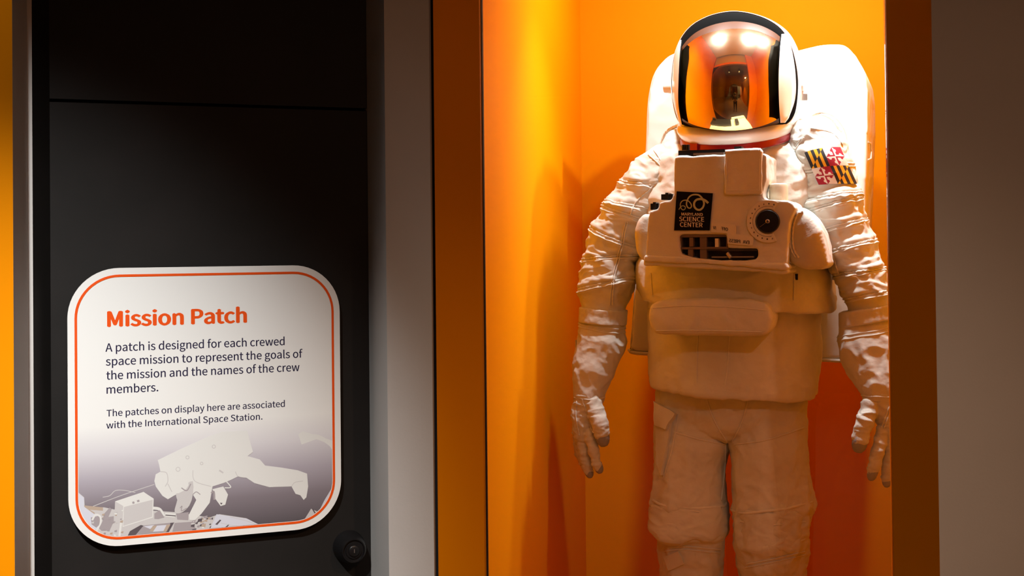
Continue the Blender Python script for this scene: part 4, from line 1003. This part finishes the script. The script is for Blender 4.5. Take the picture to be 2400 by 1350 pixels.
# neck fabric under the ring
nk = Loft([(318, 1612, 1846, 0.0, 0.125, 2.1, 0, 0.28), (335, 1612, 1848, 0.0, 0.128, 2.1, 0, 0.25), (370, 1604, 1856, 0.01, 0.135, 2.1, 0, 0.1), (430, 1590, 1866, 0.02, 0.15)], 60, 120)
nk.displace(folds(0.003, 10, 0.001, 30, 221)).obj('neck_garment', M['fabric'], suit)

# ---- chest pack
DF, DB = -0.275, -0.12
cp = [(1580, 372), (1584, 367), (1690, 364), (1788, 360), (1796, 366), (1797, 420), (1788, 452), (1789, 464), (1798, 468), (1846, 470), (1858, 477), (1864, 488), (1850, 520), (1846, 567), (1843, 618), (1836, 628), (1760, 622), (1640, 614), (1520, 607), (1514, 598), (1519, 513), (1524, 495), (1542, 490), (1547, 474), (1573, 468), (1580, 452)]
hole = [(1592, 552), (1600, 549), (1703, 549), (1707, 581), (1776, 582), (1777, 600), (1771, 608), (1745, 611), (1690, 611), (1634, 606), (1598, 597), (1594, 590)]
hp = [S(x, y, DF) for x, y in hole]; n = len(hp); cv = [Vector((p.x, DF - 0.06, p.z)) for p in hp] + [Vector((p.x, DF + 0.03, p.z)) for p in hp]
tri = tri_fill([(p.x, p.z) for p in hp]); cfaces = tri + [tuple(i + n for i in t) for t in tri] + [(i, (i + 1) % n, n + (i + 1) % n, n + i) for i in range(n)]
A, FF = pillow(cp, DF, DB, voxel=0.0028, smooth=5, cutter=(cv, cfaces), disp=lambda A: np.where(np.abs(A[:, 1] - DF) > 0.02, 0, 0.0008 * perlin(A * 14, 2)) + 0.0005 * crinkle(A, 30, 5) + 0.004 * np.clip((A[:, 2] - S(1680, 385, DF).z) / 0.02, 0, 1) * crinkle(A, 22, 6, (1, 1, 0.6)) * 0.6)
chest = mk('chest_pack', A, FF, M['fabric'], suit, 180)
bch = BVHTree.FromPolygons([tuple(v) for v in A], FF)
def CP(px, py, out=0.0):
    """point on the pack's face plane"""
    p = S(px, py, DF); return Vector((p.x, DF - out, p.z))
def plate(name, pts, out, back, m, parent, smooth=0):
    P = [CP(x, y) for x, y in pts]; tri = tri_fill([(p.x, p.z) for p in P]); n = len(P)
    V = [Vector((p.x, DF - out, p.z)) for p in P] + [Vector((p.x, DF - back, p.z)) for p in P]
    return mk(name, V, tri + [tuple(i + n for i in t) for t in tri] + [(i, (i + 1) % n, n + (i + 1) % n, n + i) for i in range(n)], m, parent, smooth)
# control window with its dividers and levers
win = empty('control_window', parent=chest); 
def cw(g, x0, y0, x1, y1, d0, d1, mi=0):
    a, b = S(x0, y0, DF), S(x1, y1, DF); g.add(*box(min(a.x, b.x), max(a.x, b.x), DF + d0, DF + d1, min(a.z, b.z), max(a.z, b.z)), mi)
bpy.data.objects.remove(win)
g = G(); P = [S(x, y, DF) for x, y in hole]; Q = [Vector((p.x, DF + 0.027, p.z)) for p in P]; g.add(Q, tri_fill([(p.x, p.z) for p in Q]), 0)
cw(g, 1590, 579.5, 1707, 583.5, 0.006, 0.028, 1); cw(g, 1638.5, 549, 1655, 611, 0.008, 0.028, 1); cw(g, 1592, 549, 1706, 555, 0.005, 0.028, 1); cw(g, 1592, 552, 1597, 600, 0.010, 0.028, 1); cw(g, 1700, 552, 1707, 580, 0.010, 0.028, 1)
cw(g, 1656, 583, 1690, 587, 0.006, 0.028, 0); cw(g, 1690, 583, 1776, 588, 0.004, 0.028, 0)
wo = g.obj('control_window', [M['tray'], M['rib']], chest, 0)
g = G(); cw(g, 1615, 557, 1624, 578, 0.004, 0.026); g.obj('switch', M['rib'], wo, 0) if False else None
for nm, r_, m_ in (('switch', (1615, 557, 1624, 578), 'rib'), ('switch', (1675, 559, 1683, 579), 'beige'), ('switch', (1612, 585, 1623, 602), 'rib')):
    g = G(); cw(g, *r_, 0.003, 0.026); g.xf(Matrix.Identity(4)); mk(nm, g.V, g.F, M[m_], chest, 0)
g = G(); cw(g, 1667, 601, 1766, 604, 0.004, 0.02); a = S(1708, 598, DF)
g.add(*[v for v in tube([S(1704, 593, DF) + Vector((0, 0.004, 0)), S(1713, 604, DF) + Vector((0, 0.002, 0))], 0.0045, 10)]); mk('lever', g.V, g.F, M['metal'], chest, 30)
# emblem patch with lettering
EP = [(1586.5, 448.5), (1671, 453), (1663.5, 540), (1580.5, 540)]
def ep_px(zx, zy): return (1560 + zx * 0.14815, 430 + zy * 0.14815)
g = G(); P = [CP(x, y) for x, y in EP]; V = [Vector((p.x, DF - 0.0030, p.z)) for p in P] + [Vector((p.x, DF + 0.002, p.z)) for p in P]
g.add(V, [(0, 1, 2, 3), (4, 5, 6, 7)] + [(i, (i + 1) % 4, 4 + (i + 1) % 4, 4 + i) for i in range(4)], 0)
lg = [(215, 415), (232, 385), (262, 356), (300, 358), (318, 382), (306, 410), (278, 418), (252, 396), (238, 350), (246, 305), (275, 275), (320, 265), (365, 278), (402, 318), (414, 360), (396, 388), (364, 386), (338, 345), (340, 290), (370, 225), (415, 188), (470, 176), (530, 185), (575, 225), (605, 280), (612, 330), (590, 385), (545, 418), (495, 408), (460, 365), (458, 305), (490, 262), (545, 247), (600, 255), (645, 280), (678, 312)]
C2 = catmull(np.array(lg, float), 180); wd = np.interp(np.linspace(0, 1, 180), [0, 0.25, 0.45, 0.7, 1], [11, 13, 18, 27, 34])
rad = [w_ * 0.14815 / 2 / PXM for w_ in wd]
V, F = tube([CP(*ep_px(*p), out=0.0034 + 0.0003 * (i / 180)) for i, p in enumerate(C2)], rad, 8); V = [Vector((v.x, DF - 0.0034 + (v.y - DF + 0.0034) * 0.12, v.z)) for v in V]; g.add(V, F, 1)
def ep_text(s, l, r, cap, mi, bold=0.0):
    V, F = text_fit(s, bold); a, b = CP(*ep_px(*l)), CP(*ep_px(*r)); hh = cap * 0.14815 / PXM
    g.add([Vector((a.x + x * (b.x - a.x), DF - 0.0036 - k, a.z + x * (b.z - a.z) + y * hh)) for x, y, k in V], F, mi)
ep_text('MARYLAND', (256, 507), (594, 515), 43, 2, 0.006); ep_text('SCIENCE', (220, 595), (615, 604), 65, 2, 0.006); ep_text('CENTER', (233, 684), (590, 692), 65, 2, 0.006)
tag(g.obj('emblem_patch', [M['patchblack'], M['thread'], M['letter']], chest, 0), 'black cloth patch with looping green line and lettering')
# mirror-written label plates
def mirror_text(g, s, px_l, px_r, cap, mi, out, bold=0.01):
    V, F = text_fit(s, bold); a, b = CP(*px_l), CP(*px_r); hh = cap / PXM
    g.add([Vector((b.x - x * (b.x - a.x), DF - out - k, b.z - x * (b.z - a.z) + y * hh)) for x, y, k in V], F, mi)
def lplate(name, pts, words):
    g = G(); P = [CP(x, y) for x, y in pts]; n = len(P); V = [Vector((p.x, DF - 0.0045, p.z)) for p in P] + [Vector((p.x, DF + 0.002, p.z)) for p in P]; tri = tri_fill([(p.x, p.z) for p in P])
    g.add(V, tri + [tuple(i + n for i in t) for t in tri] + [(i, (i + 1) % n, n + (i + 1) % n, n + i) for i in range(n)], 0)
    for w_ in words: mirror_text(g, *w_, 1, 0.0049)
    return g.obj(name, [M['label'], M['ink']], chest, 0)
lplate('label_plate', [(1668, 522), (1724, 526), (1726, 529), (1726, 549), (1764, 554), (1767, 557), (1765, 575), (1760, 576), (1706, 571), (1705, 547), (1668, 544)],
       [('IV', (1672, 537), (1679, 538), 7), ('OFF', (1691.5, 539.5), (1707, 541.5), 7), ('PRESS', (1709.5, 567), (1736, 570), 7), ('EVA', (1742, 570.5), (1757.5, 572), 7)])
# round regulator dial with its lettered bezel
g = G(); dc = CP(1801, 519); MD2 = Matrix.Rotation(R(90), 4, 'X')
ro_, ri_ = 45 / PXM, 27 / PXM
A0, A1 = 62, 292
T = np.radians(np.linspace(A0, A1, 50)); V = []; F = []
for o2 in (0.0055, -0.003):
    for r_ in (ri_, ro_):
        for t in T: V.append(Vector((dc.x + r_ * math.cos(t), DF - o2, dc.z + r_ * math.sin(t))))
n = len(T)
for i in range(n - 1):
    F += [(i, i + 1, n + i + 1, n + i), (2 * n + i, 3 * n + i, 3 * n + i + 1, 2 * n + i + 1), (n + i, n + i + 1, 3 * n + i + 1, 3 * n + i), (i, 2 * n + i, 2 * n + i + 1, i + 1)]
F += [(0, n, 3 * n, 2 * n), (n - 1, 3 * n - 1, 4 * n - 1, 2 * n - 1)]
g.add(V, F, 0); RL = 37.5 / PXM
for ch, a in zip('H01234567890MC', np.linspace(70, 283, 14)):
    V, F = text_mesh(ch, 0.03); xs = [p[0] for p in V]; ys = [p[1] for p in V]; mx, my = (min(xs) + max(xs)) / 2, (min(ys) + max(ys)) / 2; sc_ = 8.5 / PXM / 0.72
    cx, cz = dc.x + RL * math.cos(R(a)), dc.z + RL * math.sin(R(a))
    g.add([Vector((cx - (x - mx) * sc_, DF - 0.0059 - k, cz + (y - my) * sc_)) for x, y, k in V], F, 1)
T = np.radians(np.linspace(70, 283, 50)); rr_ = 32 / PXM
for i in range(0, 49):
    V = [Vector((dc.x + r_ * math.cos(t), DF - 0.0058, dc.z + r_ * math.sin(t))) for r_, t in ((rr_, T[i]), (rr_, T[i + 1]), (rr_ + 0.0007, T[i + 1]), (rr_ + 0.0007, T[i]))]; g.add(V, [(0, 1, 2, 3)], 1)
g.obj('dial_bezel', [M['label'], M['ink']], chest, 0)
g = G(); Mx = Matrix.Translation(Vector((dc.x, DF, dc.z))) @ MD2; rk = 24.5 / PXM
g.add(*lathe([(rk, -0.005), (rk, 0.008), (rk * 0.94, 0.0105), (rk * 0.5, 0.011), (0.0001, 0.011)], Mx, 40), 0)
g.add(*lathe([(rk * 0.18, 0.0105), (rk * 0.18, 0.0135), (rk * 0.12, 0.0142), (0.0001, 0.0142)], Mx, 20), 1)
g.add(*box(dc.x - 0.0028, dc.x + 0.0028, DF - 0.0146, DF - 0.0138, dc.z - 0.0006, dc.z + 0.0006), 0); g.add(*box(dc.x - 0.0006, dc.x + 0.0006, DF - 0.0146, DF - 0.0138, dc.z - 0.0028, dc.z + 0.0028), 0)
v_ = Vector((math.cos(R(215)), 0, math.sin(R(215)))); pp = Vector((dc.x, DF - 0.0112, dc.z)); g.add(*tube([pp + v_ * rk * 0.2, pp + v_ * rk * 0.85], 0.0005, 6), 2)
g.obj('regulator_dial', [M['dark'], M['metal'], M['rib']], chest, 40)
# top flap
A, FF = pillow([(1699, 362), (1704, 352), (1778, 350), (1785, 354), (1785, 452), (1782, 456), (1702, 456), (1698, 452)], DF - 0.009, DF + 0.004, voxel=0.0018, smooth=3, disp=lambda A: 0.0012 * crinkle(A, 20, 9) * (1 + 2 * np.clip((A[:, 2] - S(1740, 400, DF).z) / 0.03, 0, 1)))
fo = mk('top_flap', A, FF, M['fabric'], chest, 180)
g = G(); bfl = BVHTree.FromPolygons([tuple(v) for v in A], FF)
for pts in ([(1704, 372), (1703, 410), (1704, 446)], [(1704, 446), (1740, 446), (1780, 446)], [(1780, 372), (1780, 410), (1780, 446)]): g.add(*tube(trace(bfl, pts, 30, 0.0002), 0.0009, 6))
g.obj('seam_stitching', M['cord'], fo)
g = G(); g.add(*tube([S(1701, 357, DF - 0.004), S(1740, 354, DF - 0.006), S(1783, 353, DF - 0.004)], 0.0055, 12)); g.obj('rolled_edge', M['fabric'], fo)
# bottom lip layers
for i, (off, dd) in enumerate(((0, -0.004), (9, 0.004))):
    A, FF = pillow([(1511, 599 + off), (1600, 604 + off), (1700, 611 + off), (1800, 617 + off), (1840, 617 + off), (1848, 628 + off), (1838, 633 + off), (1780, 627 + off), (1700, 622 + off), (1600, 617 + off), (1509, 612 + off)], DF + dd, -0.13, voxel=0.003, smooth=3, disp=lambda A: 0.0022 * crinkle(A, 14, 12 + i))
    mk('bottom_lip', A, FF, M['fabric'], chest, 180)
# side cushions with piped edges
pf2 = puff(S(1895, 560, -0.2), 0.05, 0.075, 0.016)
A, FF = pillow([(1850, 500), (1858, 490), (1872, 488), (1886, 503), (1906, 536), (1924, 575), (1941, 620), (1925, 628), (1890, 626), (1862, 612), (1848, 580), (1845, 540)], -0.225, -0.10, voxel=0.0035, smooth=8, disp=lambda A: pf2(A) + 0.0015 * crinkle(A, 18, 15))
sc_o = mk('side_cushion', A, FF, M['fabric'], chest, 180); bsc = BVHTree.FromPolygons([tuple(v) for v in A], FF); g = G()
for dx in (0, 6): g.add(*tube(trace(bsc, [(1880 + dx * 0.3, 497), (1862 + dx, 505), (1853 + dx, 540), (1854 + dx, 580), (1866 + dx, 604)], 50, 0.001), 0.0022, 8, False, (2, 45, 0.28)))
g.obj('piping', M['cord'], sc_o)
pf3 = puff(S(1508, 555, -0.2), 0.03, 0.07, 0.010)
A, FF = pillow([(1497, 540), (1502, 520), (1512, 505), (1524, 508), (1524, 600), (1508, 606), (1500, 590)], -0.22, -0.10, voxel=0.0035, smooth=6, disp=lambda A: pf3(A) + 0.0012 * crinkle(A, 20, 16))
mk('side_cushion', A, FF, M['fabric'], chest, 180)
# fittings on the pack
g = G(); a = S(1592, 362, DF + 0.02); b = S(1700, 350, DF + 0.02); g.add(*box(a.x, b.x, DF + 0.01, DF + 0.05, a.z - 0.004, b.z), 0)
for x in (1603, 1612): p = S(x, 352, DF + 0.02); g.add(*lathe([(0.005, 0), (0.005, 0.012), (0.0001, 0.013)], Matrix.Translation(Vector((p.x, DF + 0.02, p.z))), 16), 0)
p = S(1731, 348, DF + 0.03); g.add(*box(p.x - 0.008, p.x + 0.008, DF + 0.02, DF + 0.05, p.z - 0.012, p.z + 0.004), 0)
a = S(1624, 361, DF); b = S(1696, 358, DF); g.add(*box(a.x, b.x, DF + 0.004, DF + 0.012, a.z - 0.003, a.z + 0.002), 1)
g.obj('top_connector', [M['dark'], M['metal']], chest, 0)
for nm, x0, y0, x1, y1 in (('side_connector', 1552, 455, 1579, 469), ('side_connector', 1527, 477, 1546, 492)):
    g = G(); a, b = S(x0, y1, DF + 0.03), S(x1, y0, DF + 0.03); g.add(*box(a.x, b.x, DF + 0.02, DF + 0.05, a.z, b.z)); g.add(*box((a.x + b.x) / 2 - 0.003, (a.x + b.x) / 2 + 0.004, DF + 0.016, DF + 0.05, a.z, b.z + 0.003)); g.obj(nm, M['dark'], chest, 0)
g = G(); p = S(1825, 470, DF + 0.06); g.add(*lathe([(0.021, -0.01), (0.021, 0.030), (0.019, 0.036), (0.014, 0.038), (0.0001, 0.038)], Matrix.Translation(p), 30)); g.obj('hose_stub', M['beige'], chest)

# ------------------------------------------------------------------ lamps as objects: case downlights and gallery track lamps
def downlight(name, loc, label, group, zc):
    t = empty(name, loc); tag(t, label, 'lamp', group); x, y, z = loc
    g = G(); g.add(*lathe([(0.030, 0.002), (0.045, 0.002), (0.045, 0.010), (0.040, 0.085), (0.010, 0.095), (0.008, zc - z), (0.006, zc - z)], Matrix.Identity(4), 28)); g.obj('housing', M['dark'], t, 40)
    return t
for (p, _, _, _), wh in zip(CASE_LAMPS, ('left', 'middle', 'right')):
    downlight('case_lamp', (p[0], p[1], p[2] + 0.035), {'left': 'small lamp above the suit, the bright glint high on the left of the gold visor', 'middle': 'small lamp above the suit, the bright glint high at the centre of the gold visor', 'right': 'small lamp above the suit, the bright glint high on the right of the gold visor'}[wh], 'lamps in the display case ceiling', 2.72)

# ------------------------------------------------------------------ the visitor taking the picture, seen only as a reflection in the visor
pers = empty('person', (0, 0, 0), YAW)
tag(pers, 'person in dark clothes holding up a camera, reflected small in the gold visor', 'person')
def skin_mesh(joints, edges):
    V = [j[0] for j in joints]; me = bpy.data.meshes.new('w'); me.from_pydata(V, edges, []); o = bpy.data.objects.new('w', me); COL.objects.link(o)
    md = o.modifiers.new('s', 'SKIN'); md.use_smooth_shade = True
    for k, j in enumerate(joints): me.skin_vertices[0].data[k].radius = (j[1], j[2] if len(j) > 2 else j[1])
    me.skin_vertices[0].data[0].use_root = True
    o.modifiers.new('b', 'SUBSURF').levels = 2
    bpy.context.view_layer.update(); e = o.evaluated_get(bpy.context.evaluated_depsgraph_get()); m = e.to_mesh()
    A = [tuple(v.co) for v in m.vertices]; F = [tuple(p.vertices) for p in m.polygons]; e.to_mesh_clear(); bpy.data.objects.remove(o); bpy.data.meshes.remove(me); return A, F
J = [((0, -.30, .93), .135, .11), ((0, -.30, 1.08), .12, .10), ((0, -.29, 1.26), .145, .11), ((0, -.27, 1.40), .06, .06), ((0, -.25, 1.48), .055, .055), ((0, -.24, 1.58), .078, .095), ((0, -.24, 1.66), .055, .07),
     ((.10, -.30, .88), .09), ((.11, -.28, .48), .062), ((.115, -.30, .09), .042), ((.13, -.18, .04), .036), ((-.10, -.30, .88), .09), ((-.11, -.28, .48), .062), ((-.115, -.30, .09), .042), ((-.13, -.18, .04), .036),
     ((.18, -.28, 1.36), .058), ((.23, -.19, 1.13), .046), ((.10, -.10, 1.45), .030), ((-.18, -.28, 1.36), .058), ((-.23, -.19, 1.13), .046), ((-.10, -.10, 1.45), .030)]
E = [(0, 1), (1, 2), (2, 3), (3, 4), (4, 5), (5, 6), (0, 7), (7, 8), (8, 9), (9, 10), (0, 11), (11, 12), (12, 13), (13, 14), (2, 15), (15, 16), (16, 17), (2, 18), (18, 19), (19, 20)]
A, F = skin_mesh(J, E); g = G(); g.add(A, F)
g.add(*tube([(0, -.155, 1.60), (0, -.135, 1.565), (0, -.15, 1.555)], [0.008, 0.014, 0.010], 8))            # nose
for s_ in (1, -1):
    g.add(*ball((s_ * .079, -.245, 1.57), .012, .022, .032, 10, 8))                                          # ears
    g.add(*ball((s_ * .088, -.085, 1.495), .022, .026, .045, 14, 10))                                        # palms
    for k in range(4):
        z = 1.475 + 0.019 * k; g.add(*tube([(s_ * .085, -.065, z), (s_ * .075, -.046, z + .002), (s_ * (.045 - .004 * abs(k - 1.5)), -.043, z + .003)], [0.009, 0.0085, 0.007], 8))
    g.add(*tube([(s_ * .088, -.10, 1.46), (s_ * .072, -.125, 1.47), (s_ * .055, -.13, 1.478)], [0.011, 0.010, 0.008], 8))
g.obj('body', M['skin'], pers, 180)
def grown(idx, k, trim):
    m_ = {a: b for b, a in enumerate(idx)}; return skin_mesh([(J[i][0],) + tuple(r * k for r in J[i][1:]) for i in idx], [(m_[a], m_[b]) for a, b in E if a in m_ and b in m_])
A, F = grown([1, 2, 3, 15, 16, 17, 18, 19, 20], 1.13, 0); mk('jacket', A, F, M['clothdark'], pers, 180)
A, F = grown([0, 7, 8, 9, 11, 12, 13], 1.14, 0); mk('trousers', A, F, M['clothdark'], pers, 180)
V, F = ball((0, -.265, 1.615), .092, .105, .10, 24, 14); mk('hair', V, F, M['hair'], pers, 180)
for s_ in (1, -1): V, F = ball((s_ * .125, -.225, .045), .05, .125, .045, 18, 10); mk('shoe', V, F, M['dark'], pers, 180)
cm = empty('camera', (0, 0, 0), YAW); tag(cm, 'black camera held up by the person reflected in the gold visor', 'camera')
g = G(); g.add(*box(-.062, .062, -.115, -.062, 1.505, 1.592)); mk('camera_body', g.V, g.F, M['dark'], cm, 0)
V, F = lathe([(.031, 0), (.033, .01), (.034, .045), (.028, .046), (.026, .035), (.0001, .034)], Matrix.Translation((0, -.064, 1.55)) @ Matrix.Rotation(R(-90), 4, 'X'), 28); mk('lens', V, F, M['dark'], cm, 40)
